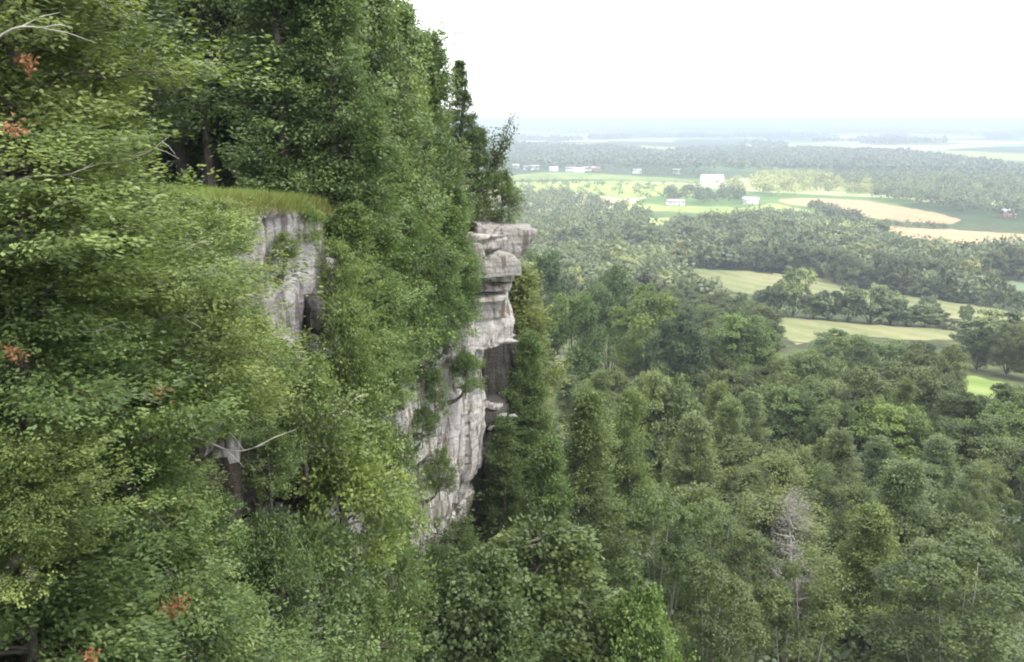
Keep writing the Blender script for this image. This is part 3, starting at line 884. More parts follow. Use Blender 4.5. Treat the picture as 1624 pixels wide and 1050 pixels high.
# the grey dead tree
def dead_tree():
    p = at(1262, 782, 47)
    z0 = float(ground_z(p[0], p[1]))
    h = p[2] - z0
    o = link('dead_tree', None, None, Vector((p[0], p[1], z0)))
    props(o, 'grey bare dead cedar standing among the living green ones', 'tree')
    V, F, ti, paths = boughs(h, 1.3, 110, 8, 8, .15, 77, base=.25, env='col', wide=.45, wf=.16, lump=.35)
    link('crown', mesh_np('dead_crown', V, F, M['grey_leaf'], ti), o)
    paths = [(P, r * 2.2) for P, r in paths]
    Vt, Ft = tubes([trunk_path(h, .16, 7)] + paths, 5)
    link('trunk', mesh_np('dead_trunk', Vt, Ft, M['twig'], smooth=True), o)
    take(p[0], p[1], z0, h, 1.0, force=True)
    LAND.append((1262, 830, 'the grey dead tree', p[0], p[1]))
dead_tree()

def scatter(n, r0, r1, spacing, kinds, hfun, rfun, seed, maxn, need):
    """dart throwing in the wedge the picture sees"""
    q = np.random.RandomState(seed)
    pts = []
    cells = {}
    for _ in range(n):
        rr_ = math.sqrt(q.uniform(r0 * r0, r1 * r1)); aa_ = q.uniform(R(-7), R(34))
        x, y = rr_ * math.sin(aa_), rr_ * math.cos(aa_)
        sp = spacing(rr_)
        ck = (int(x // sp), int(y // sp))
        ok = True
        for i in (-1, 0, 1):
            for j in (-1, 0, 1):
                for (a, b) in cells.get((ck[0] + i, ck[1] + j), ()):
                    if (a - x) ** 2 + (b - y) ** 2 < sp * sp: ok = False; break
        if not ok: continue
        if float(dist_cliff(x, y)) < 3.0: continue
        cells.setdefault(ck, []).append((x, y))
        pts.append((rr_, x, y))
    pts.sort()
    out = 0
    for rr_, x, y in pts:
        kind = kinds(rr_, q)
        h, r = hfun(kind, rr_, q), rfun(kind, rr_, q)
        z0 = float(ground_z(x, y)) - .3
        if any(math.hypot(x - L[3], y - L[4]) < .75 * sp_ for L in LAND for sp_ in (spacing(rr_),)): continue
        if rr_ > 560 and in_poly(*[float(v) for v in proj((x, y, z0))], [(700, 100), (1700, 100), (1700, 400), (1470, 400), (1390, 386), (1180, 362), (1030, 372), (930, 360), (700, 360)]): continue
        if rr_ > 110 and (not field_clear(x, y, z0, h) or any(math.hypot(x - a, y - b) < 6 for a, b in COPSE)): continue
        if not take(x, y, z0, h, r, need=need): continue
        bx, by = proj((x, y, z0 + h * .8))
        if bx < 640 or bx > 1720 or by > 1150: continue
        PLACED.append(dict(kind=kind, x=x, y=y, z=z0, h=h, r=r, px=float(bx), py=float(by), d=rr_))
        out += 1
        if out >= maxn: break
    return out

def kinds_near(d, q):
    u = q.rand()
    if d < 75: return 'cedar' if u < .72 else ('birch' if u < .86 else 'broad')
    pb = min(1, (d - 75) / 60)
    return 'cedar' if u > .25 + .75 * pb else 'broad'
def hf(kind, d, q):
    if kind == 'cedar': return q.uniform(8.0, 12.5)
    if kind == 'birch': return q.uniform(8.5, 11)
    return q.uniform(9, 12.5) if d > 100 else q.uniform(7.5, 10)
def rf(kind, d, q):
    if kind == 'cedar': return q.uniform(2.2, 3.1)
    if kind == 'birch': return q.uniform(1.9, 2.5)
    return q.uniform(3.6, 5.4) if d > 100 else q.uniform(2.6, 3.6)
scatter(9000, 24, 110, lambda d: 3.7 + max(0, d - 60) * .02, kinds_near, hf, rf, 21, 260, .12)
scatter(9000, 108, 300, lambda d: 6.0 + max(0, d - 150) * .01, lambda d, q: 'broad', hf, rf, 22, 210, .12)
# hedgerow and belt trees
scatter(14000, 300, 860, lambda d: 9.5, lambda d, q: 'hedge', lambda k, d, q: q.uniform(11, 18), lambda k, d, q: q.uniform(5.5, 8.5), 23, 190, .15)
NPL = len(PLACED)

TENS = ['', '', 'twenty', 'thirty', 'forty', 'fifty', 'sixty', 'seventy']
UN = ['first', 'second', 'third', 'fourth', 'fifth', 'sixth', 'seventh', 'eighth', 'ninth', 'tenth', 'eleventh', 'twelfth', 'thirteenth', 'fourteenth', 'fifteenth', 'sixteenth', 'seventeenth', 'eighteenth', 'nineteenth', 'twentieth']
def ordw(k):
    n = k + 1
    if n <= 20: return UN[n - 1]
    t, u = divmod(n, 10)
    return (TENS[t] + '-' + UN[u - 1]) if u else TENS[t][:-1] + 'ieth'

# labels for the scattered trees: from the nearest landmark, direction and order as one sees them
def label_placed():
    used = {}
    q = np.random.RandomState(9)
    crops = {'cedar': 'cedar_tree', 'birch': 'birch_tree', 'broad': 'broadleaf_tree', 'hedge': 'broadleaf_tree'}
    LM = [(a, b, c) for (a, b, c, _, _) in LAND] + [(1240, 505, 'the corner of the near hay field'), (1560, 600, 'the meadow strip'), (1500, 490, 'the long hay field'),
          (1580, 452, 'the blue green crop field'), (1500, 375, 'the narrow wheat strip'), (1360, 470, 'the copse in the hay fields'), (1100, 430, 'the hay field tip'), (900, 360, 'the top of the prow'), (1240, 400, 'the middle of the wooded belt'), (900, 385, 'the left end of the wooded belt'), (1050, 400, 'the belt above the hay field tip'), (1400, 420, 'the belt behind the copse'), (1550, 410, 'the belt at the right edge'), (1050, 362, 'the small bright clearing'), (1340, 360, 'the dark triangular copse')]
    order = []
    for p in PLACED:
        ds = [((p['px'] - a) ** 2 + (1.5 * (p['py'] - b)) ** 2, k) for k, (a, b, c) in enumerate(LM)]
        dd, k = min(ds)
        a, b, c = LM[k]
        dx, dy = p['px'] - a, 1.5 * (p['py'] - b)
        if abs(dx) > abs(dy): side = 'right of' if dx > 0 else 'left of'
        else: side = 'in front of' if dy > 0 else 'behind'
        order.append((dd, k, side, p))
    order.sort(key=lambda t: t[0])
    ORD = ['nearest', 'second', 'third', 'fourth', 'fifth', 'sixth', 'seventh', 'eighth', 'ninth', 'tenth', 'eleventh', 'twelfth', 'thirteenth', 'fourteenth', 'fifteenth']
    for dd, k, side, p in order:
        v = q.rand()
        if p['kind'] in ('cedar', 'birch'):
            g = q.uniform(.85, 1.15); col = (g * q.uniform(.92, 1.08), g, g * q.uniform(.8, 1.05))
            cw = 'dark' if g < .93 else ('light olive' if g > 1.07 else 'olive green')
        else:
            g = q.choice([.7, .85, 1.0, 1.15]) * q.uniform(.95, 1.05); col = np.array((g * q.uniform(.98, 1.12), g, g * q.uniform(.85, 1.0))) * (1.25 if p['px'] < 1060 and p['py'] < 490 else 1)
            cw = 'dark green' if g < .78 else ('dull green' if g < .93 else ('mid green' if g < 1.08 else 'light green'))
        shape = {'cedar': 'pointed cedar', 'birch': 'birch', 'broad': 'rounded broadleaf tree', 'hedge': 'distant tree'}[p['kind']]
        key = (k, side, cw, shape)
        used[key] = used.get(key, 0) + 1
        i = used[key] - 1
        lab = f"{cw} {shape}, {ordw(i)} {side} {LM[k][2]}"
        grp = {'cedar': 'cedars of the wood below the cliff', 'birch': 'birches of the wood below the cliff', 'broad': 'broadleaf trees of the wood below the cliff', 'hedge': 'trees of the belts between the fields'}[p['kind']]
        vs = VAR[p['kind']]
        tree(crops[p['kind']], vs[int(q.randint(len(vs)))], (p['x'], p['y'], p['z']), p['h'], p['r'], lab, 'tree', grp, col, seed=i + k)
label_placed()

# ------------------------------------------------------------------ woods too far off to count
def blob_woods(name, label, XY, hs, rs, tints, K, seed, lfk=.38):
    q = np.random.RandomState(seed)
    n = len(XY)
    Z = ground_z(XY[:, 0], XY[:, 1])
    g = q.normal(size=(n, K, 3)); g[..., 2] = np.abs(g[..., 2]) * 1.1 - .35
    g /= np.linalg.norm(g, axis=-1, keepdims=True)
    rad = q.uniform(.7, 1.05, (n, K))
    ph = q.uniform(0, 6.28, (n, 1))
    rad *= 1 + .18 * np.sin(3 * np.arctan2(g[..., 1], g[..., 0]) + ph)
    P = np.stack([XY[:, 0], XY[:, 1], Z + hs * .55], -1)[:, None] + g * rad[..., None] * np.stack([rs, rs, hs * .47], -1)[:, None]
    N = g * .9 + np.array([0, 0, .4]) + q.normal(size=P.shape) * .2
    D = q.normal(size=P.shape)
    L = (rs[:, None] * lfk * 2) * q.uniform(.7, 1.3, (n, K))
    D /= np.linalg.norm(D, axis=-1, keepdims=True)
    P = P - D * (L * .5)[..., None]
    V, F = leaves_to_mesh(P.reshape(-1, 3), D.reshape(-1, 3), N.reshape(-1, 3), L.ravel(), L.ravel() * .8)
    ti = np.clip(tints[:, None] + .05 * q.normal(size=(n, K)), 0, 1)
    o = link(name, mesh_np(name, V, F, M['far'], np.repeat(ti.ravel(), 4)))
    props(o, label, kind='stuff')
    return o

def wedge_points(n, r0, r1, seed, a0=-4, a1=33, spacing=0):
    q = np.random.RandomState(seed)
    rr = np.sqrt(q.uniform(r0 ** 2, r1 ** 2, n)); aa = q.uniform(R(a0), R(a1), n)
    XY = np.stack([rr * np.sin(aa), rr * np.cos(aa)], -1)
    px, py = proj(np.column_stack([XY, ground_z(XY[:, 0], XY[:, 1])]))
    return XY, px, py

def not_on_fields(XY, px, py, h):
    bad = np.zeros(len(XY), bool)
    for f in (0, .3, .6, .85):
        for g in (-3.5, 3.5):
            tx, ty = proj(np.column_stack([XY + np.array([g, 0]), ground_z(XY[:, 0], XY[:, 1]) + h * f]))
            for _, _, _, poly in FIELDS: bad |= in_poly(tx, ty, poly)
    return ~bad

q = np.random.RandomState(33)
XY, px, py = wedge_points(1700, 22, 115, 34, a0=-12, a1=36)
XY = XY[dist_cliff(XY[:, 0], XY[:, 1]) > 2.2]
n = len(XY)
blob_woods('undergrowth', 'dark undergrowth and saplings filling the gaps of the wood below the cliff', XY, q.uniform(2.0, 4.5, n), q.uniform(1.2, 2.4, n), np.clip(q.normal(.15, .12, n), 0, 1), 48, 35, .085)

# the belt of wood across the middle (behind the individuals)
XY, px, py = wedge_points(5200, 300, 900, 31)
belt = in_poly(px, py, [(770, 362), (850, 356), (930, 360), (1000, 364), (1030, 374), (1100, 366), (1180, 362), (1300, 376), (1390, 388), (1470, 402), (1640, 406), (1640, 640), (1450, 640), (770, 640)])
ok = belt & not_on_fields(XY, px, py, 13)
XY = XY[ok]
q = np.random.RandomState(1)
keep = []
for p in XY:
    if all((p[0] - a) ** 2 + (p[1] - b) ** 2 > 60 for a, b in keep) and all((p[0] - t['x']) ** 2 + (p[1] - t['y']) ** 2 > 70 for t in PLACED if t['d'] > 280): keep.append((p[0], p[1]))
XY = np.array(keep)
n = len(XY)
blob_woods('belt_woods', 'unbroken belt of mixed woodland between the hay fields and the wheat', XY, q.uniform(12, 19, n), q.uniform(5.5, 9, n), np.clip(q.normal(.45, .17, n), 0, .8), 170, 41, .13)

# trees, copses and hedges of the open valley (photo polygons of their feet)
OPEN = [
 ('copse', 'sunlit yellow green wood left of the large wheat field', [(1138, 296), (1200, 284), (1290, 282), (1370, 298), (1400, 312), (1290, 310), (1230, 312), (1180, 316)], 150, .93, 90, 15),
 ('copse', 'dense wood behind and right of the large wheat field', [(1300, 285), (1640, 285), (1640, 352), (1560, 348), (1500, 338), (1440, 326), (1380, 314)], 700, .45, 70, 16),
 ('copse', 'dark copse around the farmhouse in the valley', [(1050, 312), (1090, 306), (1160, 308), (1185, 318), (1165, 326), (1060, 324)], 60, .22, 70, 12),
 ('copse', 'dark triangular copse at the near side of the large wheat field', [(1285, 336), (1300, 332), (1330, 346), (1360, 356), (1370, 362), (1290, 350)], 40, .2, 90, 11),
 ('hedge', 'dark hedge line between the two wheat fields', [(1370, 356), (1500, 361), (1500, 366), (1370, 362)], 40, .25, 60, 6),
 ('copse', 'scattered bushes and trees dotted over the sunlit pasture', [(800, 290), (1110, 296), (1180, 300), (1180, 330), (960, 320), (800, 316)], 120, .35, 50, 9),
 ('copse', 'loose light trees where the pasture meets the wooded belt', [(790, 310), (900, 312), (980, 332), (1040, 345), (1020, 360), (850, 342), (780, 350)], 260, .45, 60, 11),
 ('copse', 'tree rows along the road of distant houses', [(790, 262), (1110, 274), (1150, 284), (1110, 286), (900, 272), (790, 275)], 260, .3, 36, 11),
 ('copse', 'field edge trees right of the narrow wheat strip', [(1200, 338), (1290, 350), (1400, 366), (1400, 374), (1290, 362), (1200, 352)], 70, .4, 60, 9),
]
for k, (nm, lab, poly, cnt, ti, K, hh) in enumerate(OPEN):
    q = np.random.RandomState(60 + k)
    XY, px, py = wedge_points(60000, 800, 2500, 70 + k)
    ok = in_poly(px, py, poly)
    XY = XY[ok][:cnt]
    n = len(XY)
    if n: blob_woods('distant_trees', lab, XY, q.uniform(.75, 1.25, n) * hh, q.uniform(.35, .5, n) * hh, np.clip(q.normal(ti, .14, n), 0, 1), K, 80 + k, .2)

# the wooded ridge
XY, px, py = wedge_points(26000, 1900, 3300, 90)
rp_ = in_poly(px, py, [(770, 215), (900, 222), (1000, 238), (1050, 246), (1100, 238), (1300, 240), (1440, 244), (1520, 256), (1640, 272), (1640, 292), (1450, 292), (1300, 284), (1150, 276), (1000, 272), (770, 264)])
clear = vnoise(XY[:, 0] / 130, XY[:, 1] / 60, 5) + .25 * vnoise(XY[:, 0] / 40, XY[:, 1] / 30, 6) > -.40
XY = XY[rp_ & clear][:6500]
n = len(XY); q = np.random.RandomState(92)
blob_woods('ridge_woods', 'blue grey wooded ridge across the middle of the valley', XY, q.uniform(12, 19, n), q.uniform(6, 10, n), np.clip(q.normal(.35, .16, n), 0, 1), 14, 93, .42)

# woods of the plain beyond the ridge
XY, px, py = wedge_points(26000, 3400, 14000, 95)
m = vnoise(XY[:, 0] / 900 + 7, XY[:, 1] / 420, 8) + .5 * vnoise(XY[:, 0] / 260, XY[:, 1] / 160, 9) > np.interp(np.hypot(XY[:, 0], XY[:, 1]), [3400, 5500, 10000], [.34, .33, .16])
XY = XY[m][:7000]
n = len(XY); q = np.random.RandomState(96)
blob_woods('plain_woods', 'far strips of woodland on the plain towards the horizon', XY, q.uniform(12, 20, n), q.uniform(16, 34, n), np.clip(q.normal(.3, .12, n), 0, 1), 9, 97, .5)

# ------------------------------------------------------------------ vegetation of the cliff
def cliff_face_point(p):
    """nearest point of the rock wall at the height of p"""
    dd = np.hypot(CS[:, 0] - p[0], CS[:, 1] - p[1])
    i = int(np.argmin(dd))
    return np.array([CS[i, 0], CS[i, 1], p[2] - .5])

def cliff_tree(name, vs, k, px, top, bot, d, wpx, label, col=(1, 1, 1), cat='tree', group=None, limb=True, lean=(0, 0), dry=()):
    b = at(px, bot, d); t = at(px, top, d)
    h = t[2] - b[2]
    r = wpx * d / FPX / 2 * (1.22 if vs == 'edge' else 1.2 if vs == 'spire' else 1.05)
    var = VAR[vs][k % len(VAR[vs])]
    o = tree(name, var, b, h, r, label, cat, group, col, seed=k, lean=lean)
    if limb and dist_cliff(b[0], b[1]) > .25:
        q = np.random.RandomState(1000 + int(px) + int(top))
        e = cliff_face_point(b) - b
        tt = np.linspace(0, 1, 6)[:, None]
        P = tt * e * 1.12 + np.array([0, 0, -.35]) * np.sin(tt * math.pi) * (np.linalg.norm(e) * .4)
        P[0] += (0, 0, .2)
        V, F = tubes([(P, np.linspace(.05, .10, 6))], 6)
        # written in the tree's own frame
        from mathutils import Matrix
        mw = Matrix.LocRotScale(o.location, o.rotation_euler, o.scale).inverted()
        W = np.array([mw @ Vector(v + b) for v in V])
        link('root', mesh_np('root', W, F, M['bark'], smooth=True), o)
    for (dx, dy) in dry:
        pt = at(px + dx, dy, d - r * .9)
        q = np.random.RandomState(int(abs(dx) + abs(dy)) % 1000)
        n = 60
        P = q.normal(size=(n, 3)) * np.array([.06, .03, .04])
        V, F = leaves_to_mesh(P, q.normal(size=(n, 3)) + np.array([.8, 0, -.2]), q.normal(size=(n, 3)) + np.array([0, -.6, .6]), .05, .022)
        s = link('dead_spray', mesh_np('dead_spray', V * (d / 9), F, M['dry'], q.rand(n * 4)))
        s.location = Vector(pt)
        s.parent = o
        from mathutils import Matrix
        s.matrix_parent_inverse = Matrix.LocRotScale(o.location, o.rotation_euler, o.scale).inverted()
        props(s, 'orange brown dead spray of leaves', kind='stuff')
    return o

G_EDGE = 'cedars clinging to the cliff edge'
# (photo x, y of top, y of foot, distance, crown width in px, variant, colour, label)
EDGE = [
 (733, 98, 372, 38.5, 84, 1, (.62, .72, .62), 'dark spire shaped cedar standing alone at the far end of the cliff top'),
 (757, 205, 378, 39.5, 50, 0, (.55, .65, .55), 'short dark cedar between the spire and the crooked shrub'),
 (688, 62, 470, 36, 84, 2, (.85, .95, .8), 'tall cedar just left of the dark spire on the cliff top'),
 (645, 28, 520, 33, 96, 2, (.9, 1.02, .8), 'tall light cedar third from the tip of the cliff'),
 (600, -60, 540, 30, 130, 0, (.92, 1.0, .85), 'high cedar whose crown rises to the top edge of the picture against the sky'),
 (722, 300, 520, 35, 54, 2, (.8, .95, .75), 'narrow cedar hanging over the rock just under the prow cap'),
 (708, 330, 552, 33.5, 78, 0, (.85, 1.0, .75), 'bushy cedar column above the pale rock face'),
 (668, 300, 568, 31, 88, 2, (.8, .95, .75), 'dark cedar column next to the top of the rock face'),
 (625, 240, 580, 28.5, 96, 0, (.9, 1.05, .8), 'long cedar column falling down the cliff left of the rock face'),
 (572, 150, 520, 26, 120, 1, (.9, 1.0, .8), 'broad cedar in the middle of the cliff edge row'),
 (535, -60, 400, 25, 130, 2, (.85, .95, .8), 'large cedar behind the grassy ledge on its right'),
 (455, -120, 330, 25, 150, 1, (.72, .84, .72), 'dark cedar directly above the end of the grassy ledge'),
 (560, 330, 610, 24, 100, 2, (1.0, 1.1, .85), 'light green cedar hanging right of the small outcrop'),
 (600, 430, 660, 25.5, 90, 0, (1.0, 1.1, .85), 'cedar low on the cliff beside the pale rock face'),
]
for k, (px, tp, bt, d, w, v, col, lab) in enumerate(EDGE):
    cliff_tree('cedar_tree', 'spire' if k == 0 else 'edge', v, px, tp, bt, d, w, lab, col, limb=bt > 390)

# forest on top, behind the ledge: dark
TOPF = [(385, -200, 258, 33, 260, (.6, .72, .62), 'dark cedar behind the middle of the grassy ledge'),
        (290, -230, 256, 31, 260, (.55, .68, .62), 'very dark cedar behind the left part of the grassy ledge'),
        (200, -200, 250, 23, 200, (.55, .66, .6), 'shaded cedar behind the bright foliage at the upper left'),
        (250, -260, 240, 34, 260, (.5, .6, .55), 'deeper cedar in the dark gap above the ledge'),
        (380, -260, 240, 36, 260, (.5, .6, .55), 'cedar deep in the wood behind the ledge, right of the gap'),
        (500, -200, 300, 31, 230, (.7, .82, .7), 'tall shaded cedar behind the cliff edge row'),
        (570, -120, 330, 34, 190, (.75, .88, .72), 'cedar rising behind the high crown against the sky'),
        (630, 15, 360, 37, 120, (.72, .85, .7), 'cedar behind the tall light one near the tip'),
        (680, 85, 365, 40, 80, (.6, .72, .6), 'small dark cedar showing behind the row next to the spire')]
for k, (px, tp, bt, d, w, col, lab) in enumerate(TOPF):
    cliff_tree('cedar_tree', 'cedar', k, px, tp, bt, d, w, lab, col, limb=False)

q = np.random.RandomState(77)
DEEP = []
for _ in range(4000):
    y = q.uniform(20, 62); x = q.uniform(-.62, -.08) * y
    dc = float(dist_cliff(x, y))
    px_, _y = proj((x, y, CAMZ))
    if dc < 5.5 or px_ > 655 or px_ < -60: continue
    # must lie on the plateau side
    i = int(np.argmin(np.hypot(CS[:, 0] - x, CS[:, 1] - y)))
    sx, sy, nx_, ny_ = cliff_xy(_s[i])
    if (x - sx) * nx_ + (y - sy) * ny_ > 0: continue
    if any((x - a) ** 2 + (y - b) ** 2 < 8.5 for a, b in DEEP): continue
    DEEP.append((x, y))
    if len(DEEP) >= 75: break
DEEP.sort(key=lambda p: p[0] / p[1])
for k, (x, y) in enumerate(DEEP):
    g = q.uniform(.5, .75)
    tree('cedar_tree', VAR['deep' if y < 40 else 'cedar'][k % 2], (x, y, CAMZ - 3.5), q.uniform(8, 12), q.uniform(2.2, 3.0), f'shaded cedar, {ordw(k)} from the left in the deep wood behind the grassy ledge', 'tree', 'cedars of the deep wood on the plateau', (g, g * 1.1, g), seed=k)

# near foliage on the left, hanging off the cliff close to the camera
NEAR = [
 # px, top, bottom, d, width px, colour, label, dry sprays
 (30, -120, 260, 8.5, 420, (1.05, 1.05, .9), 'bright cedar filling the top left corner', [(10, 100)]),
 (125, 60, 330, 9.6, 200, (1.1, 1.1, .85), 'yellow green cedar bough mass reaching towards the dark gap', []),
 (40, 190, 470, 7.6, 420, (1.1, 1.12, .9), 'sunlit cedar at the left edge below the top corner', [(-20, 205)]),
 (180, 280, 560, 9.3, 330, (1.05, 1.1, .85), 'cedar in the middle of the bright foliage left of the outcrop', []),
 (290, 320, 520, 12.5, 200, (1.05, 1.1, .9), 'thin leaved cedar just below the grassy ledge', []),
 (315, 400, 660, 10.8, 260, (1.25, 1.22, .9), 'brightest yellow green cedar bough in front of the small outcrop', []),
 (50, 420, 700, 7.6, 380, (.85, .95, .8), 'darker cedar at the left edge halfway down', [(-35, 560)]),
 (210, 540, 800, 9.2, 330, (.95, 1.05, .8), 'cedar carrying an orange brown spray in the middle left', [(40, 620)]),
 (45, 680, 900, 6.9, 260, (1.15, 1.15, .9), 'bright bough poking in at the left edge, lower half', []),
 (110, 700, 960, 9.5, 300, (.8, .9, .75), 'shaded cedar behind the bright bough at the left edge', [(15, 792)]),
 (250, 730, 980, 10.0, 190, (1.05, 1.1, .85), 'light cedar left of the dark hollow', []),
 (70, 900, 1200, 8.0, 460, (.95, 1.05, .9), 'cedar filling the bottom left corner', [(70, 1040)]),
 (300, 900, 1200, 9.5, 330, (1.0, 1.08, .9), 'cedar at the bottom edge below the dark hollow', [(-20, 955), (-30, 968)]),
 (360, 560, 700, 13.5, 130, (.95, 1.05, .85), 'cedar bush above the dark hollow', []),
]
for k, (px, tp, bt, d, w, col, lab, dry) in enumerate(NEAR):
    cliff_tree('cedar_tree', 'near', k, px, tp, bt, d, w, lab, col, dry=dry)

G_SH = 'shrubs growing on the cliff'
SHR = [
 (345, 800, 900, 13.5, 110, (.8, .95, .8), 'small dull bush at the left rim of the dark hollow'),
 (400, 835, 930, 15.5, 110, (.75, .85, .7), 'low bush growing inside the dark hollow'),
 (430, 690, 790, 16.5, 80, (.9, 1.0, .85), 'sparse bush hanging into the dark hollow from above'),
 (545, 690, 900, 19, 200, (1.25, 1.25, .85), 'bright yellow green bush bulging from the lower cliff'),
 (485, 575, 730, 18, 150, (1.0, 1.05, .85), 'green bush under the small outcrop'),
 (560, 590, 760, 21, 150, (1.0, 1.08, .85), 'bush between the outcrop and the tall rock face'),
 (610, 680, 880, 25, 110, (.95, 1.05, .8), 'leafy bush touching the left edge of the tall rock face'),
 (620, 840, 1060, 23, 120, (.85, .95, .75), 'bush at the foot of the left edge of the rock face'),
 (500, 850, 1100, 17, 200, (.8, .9, .8), 'shaded bush low on the cliff at the bottom edge'),
 (440, 830, 1010, 15.5, 120, (.7, .8, .7), 'dark green bush inside the dark hollow'),
 (400, 960, 1150, 14.5, 170, (.9, 1, .8), 'bush at the bottom edge right of the near cedars'),
 (580, 950, 1130, 20, 170, (.95, 1.02, .85), 'greyish bush at the bottom edge beside the maples'),
 (487, 325, 385, 21.5, 50, (1.05, 1.15, .85), 'small bush at the top of the small outcrop'),
 (535, 390, 500, 22, 80, (1.1, 1.15, .85), 'light bush right of the small outcrop'),
 (545, 480, 640, 20.5, 110, (1.0, 1.05, .8), 'bush right of the brown hollow'),
 (400, 500, 640, 15.5, 110, (.95, 1.02, .85), 'bush covering the foot of the small outcrop'),
 (360, 320, 400, 16.0, 90, (1.15, 1.15, .9), 'light bush over the left side of the outcrop'),
 (670, 540, 600, 31.5, 55, (.7, .85, .65), 'small bush on the top shelf of the rock face'),
 (738, 560, 620, 34.5, 48, (.9, 1.05, .8), 'small bush on the right edge of the rock face'),
 (697, 715, 780, 31.8, 52, (.75, .82, .6), 'olive bush growing from the middle of the rock face'),
 (690, 590, 670, 32.5, 40, (.8, .95, .7), 'narrow bush in a crack of the upper rock face'),
 (670, 650, 700, 31, 36, (.6, .7, .5), 'brownish tuft in the left crack of the rock face'),
 (725, 830, 920, 31.5, 90, (.65, .72, .6), 'dull bush at the foot of the rock face'),
 (690, 880, 1000, 27, 90, (.62, .7, .58), 'dim bush below the pointed foot of the rock face'),
 (796, 276, 354, 37.8, 52, (.72, .8, .55), 'dense upright bush on top of the prow'),
 (455, 370, 410, 19.5, 40, (1.0, 1.05, .7), 'little bush in the middle of the small outcrop'),
 (640, 960, 1100, 24, 90, (.7, .8, .7), 'dark bush at the bottom edge next to the maple'),
]
for k, (px, tp, bt, d, w, col, lab) in enumerate(SHR):
    cliff_tree('shrub', 'shrub', k, px, tp, bt, d, w, lab, col, 'shrub', G_SH, limb=True)

# the crooked leafy shrub leaning out over the prow
def crooked():
    b = at(775, 275, 38.6)
    o = link('crooked_tree', None, None, Vector(b))
    props(o, 'small crooked tree leaning out from the prow against the pale distance', 'tree')
    q = np.random.RandomState(4)
    paths, P, ends = [], [], [(813, 185), (800, 205), (806, 228), (785, 212), (790, 240), (800, 250), (816, 205)]
    for e in ends:
        t = at(e[0], e[1], 38.4 + q.uniform(-.3, .3)) - b
        tt = np.linspace(0, 1, 6)[:, None]
        pts = tt * t + np.sin(tt * math.pi) * np.array([q.uniform(-.1, .1), q.uniform(-.2, .2), -.12])
        paths.append((pts, np.linspace(.05, .01, 6)))
        for s in np.linspace(.35, 1, 6):
            c = pts[0] + (pts[-1] - pts[0]) * s
            P.append(c + q.normal(size=(22, 3)) * .11)
    paths.append((np.array([(-.5, .1, -1.4), (-.3, 0, -.6), (0, 0, 0)]), np.array([.09, .07, .05])))
    P = np.concatenate(P); n = len(P)
    V, F = leaves_to_mesh(P, q.normal(size=(n, 3)), q.normal(size=(n, 3)) + np.array([0, 0, .6]), .12, .07)
    c = link('crown', mesh_np('crooked_crown', V, F, M['broad'], np.repeat(q.uniform(.2, .7, n), 4)), o); c.color = (.75, .85, .85, 1)
    Vt, Ft = tubes(paths, 5)
    link('trunk', mesh_np('crooked_trunk', Vt, Ft, M['bark'], smooth=True), o)
crooked()

# bare pale twigs poking out of the near foliage
TW = [((0, 35), (90, 30), 7), ((40, 275), (150, 255), 7.2), ((195, 236), (270, 220), 9), ((120, 512), (200, 520), 7.6), ((280, 385), (345, 392), 10), ((240, 505), (320, 515), 9.5), ((100, 636), (150, 628), 8), ((305, 445), (340, 418), 10),
      ((330, 705), (420, 708), 11), ((0, 475), (25, 487), 7), ((540, 650), (575, 636), 19), ((190, 636), (240, 632), 8.5), ((0, 830), (22, 838), 6.6), ((310, 690), (350, 668), 10.5)]
for k, (a, b, d) in enumerate(TW):
    pa, pb = at(*a, d), at(*b, d + .3)
    q = np.random.RandomState(k)
    base = pa + (pa - pb) * .25 + np.array([-.12, .3, -.1])
    tt = np.linspace(0, 1, 8)[:, None]
    pts = (1 - tt) * base + tt * pb + np.sin(tt * 5 + k)[:] * np.array([0, .03, .05]) * (d / 8)
    brs = [(pts - pa, np.linspace(.013, .003, 8) * d / 8)]
    for s in (3, 5, 6):
        e = q.normal(size=3) * .12 * d / 8 + (pb - pa) * .25
        brs.append((np.array([pts[s], pts[s] + e * .5 + np.array([0, 0, .02]), pts[s] + e]) - pa, np.array([.006, .004, .002]) * d / 8))
    V, F = tubes(brs, 4)
    where = ['near the top left corner', 'over the sunlit cedar at the left edge', 'in front of the dark gap', 'across the darker cedar at the left', 'under the grassy ledge', 'left of the brightest bough', 'low over the shaded cedar', 'rising beside the brightest bough',
             'above the dark hollow', 'cut off by the left edge, upper one', 'on the bush beside the rock face', 'next to the orange brown spray', 'cut off by the left edge, lower one', 'rising left of the dark hollow'][k]
    o = link('bare_branch', mesh_np('bare_branch', V, F, M['twig'], smooth=True), None, Vector(pa))
    props(o, 'thin pale bare branch ' + where, 'branch', 'bare branches in the cliff foliage')

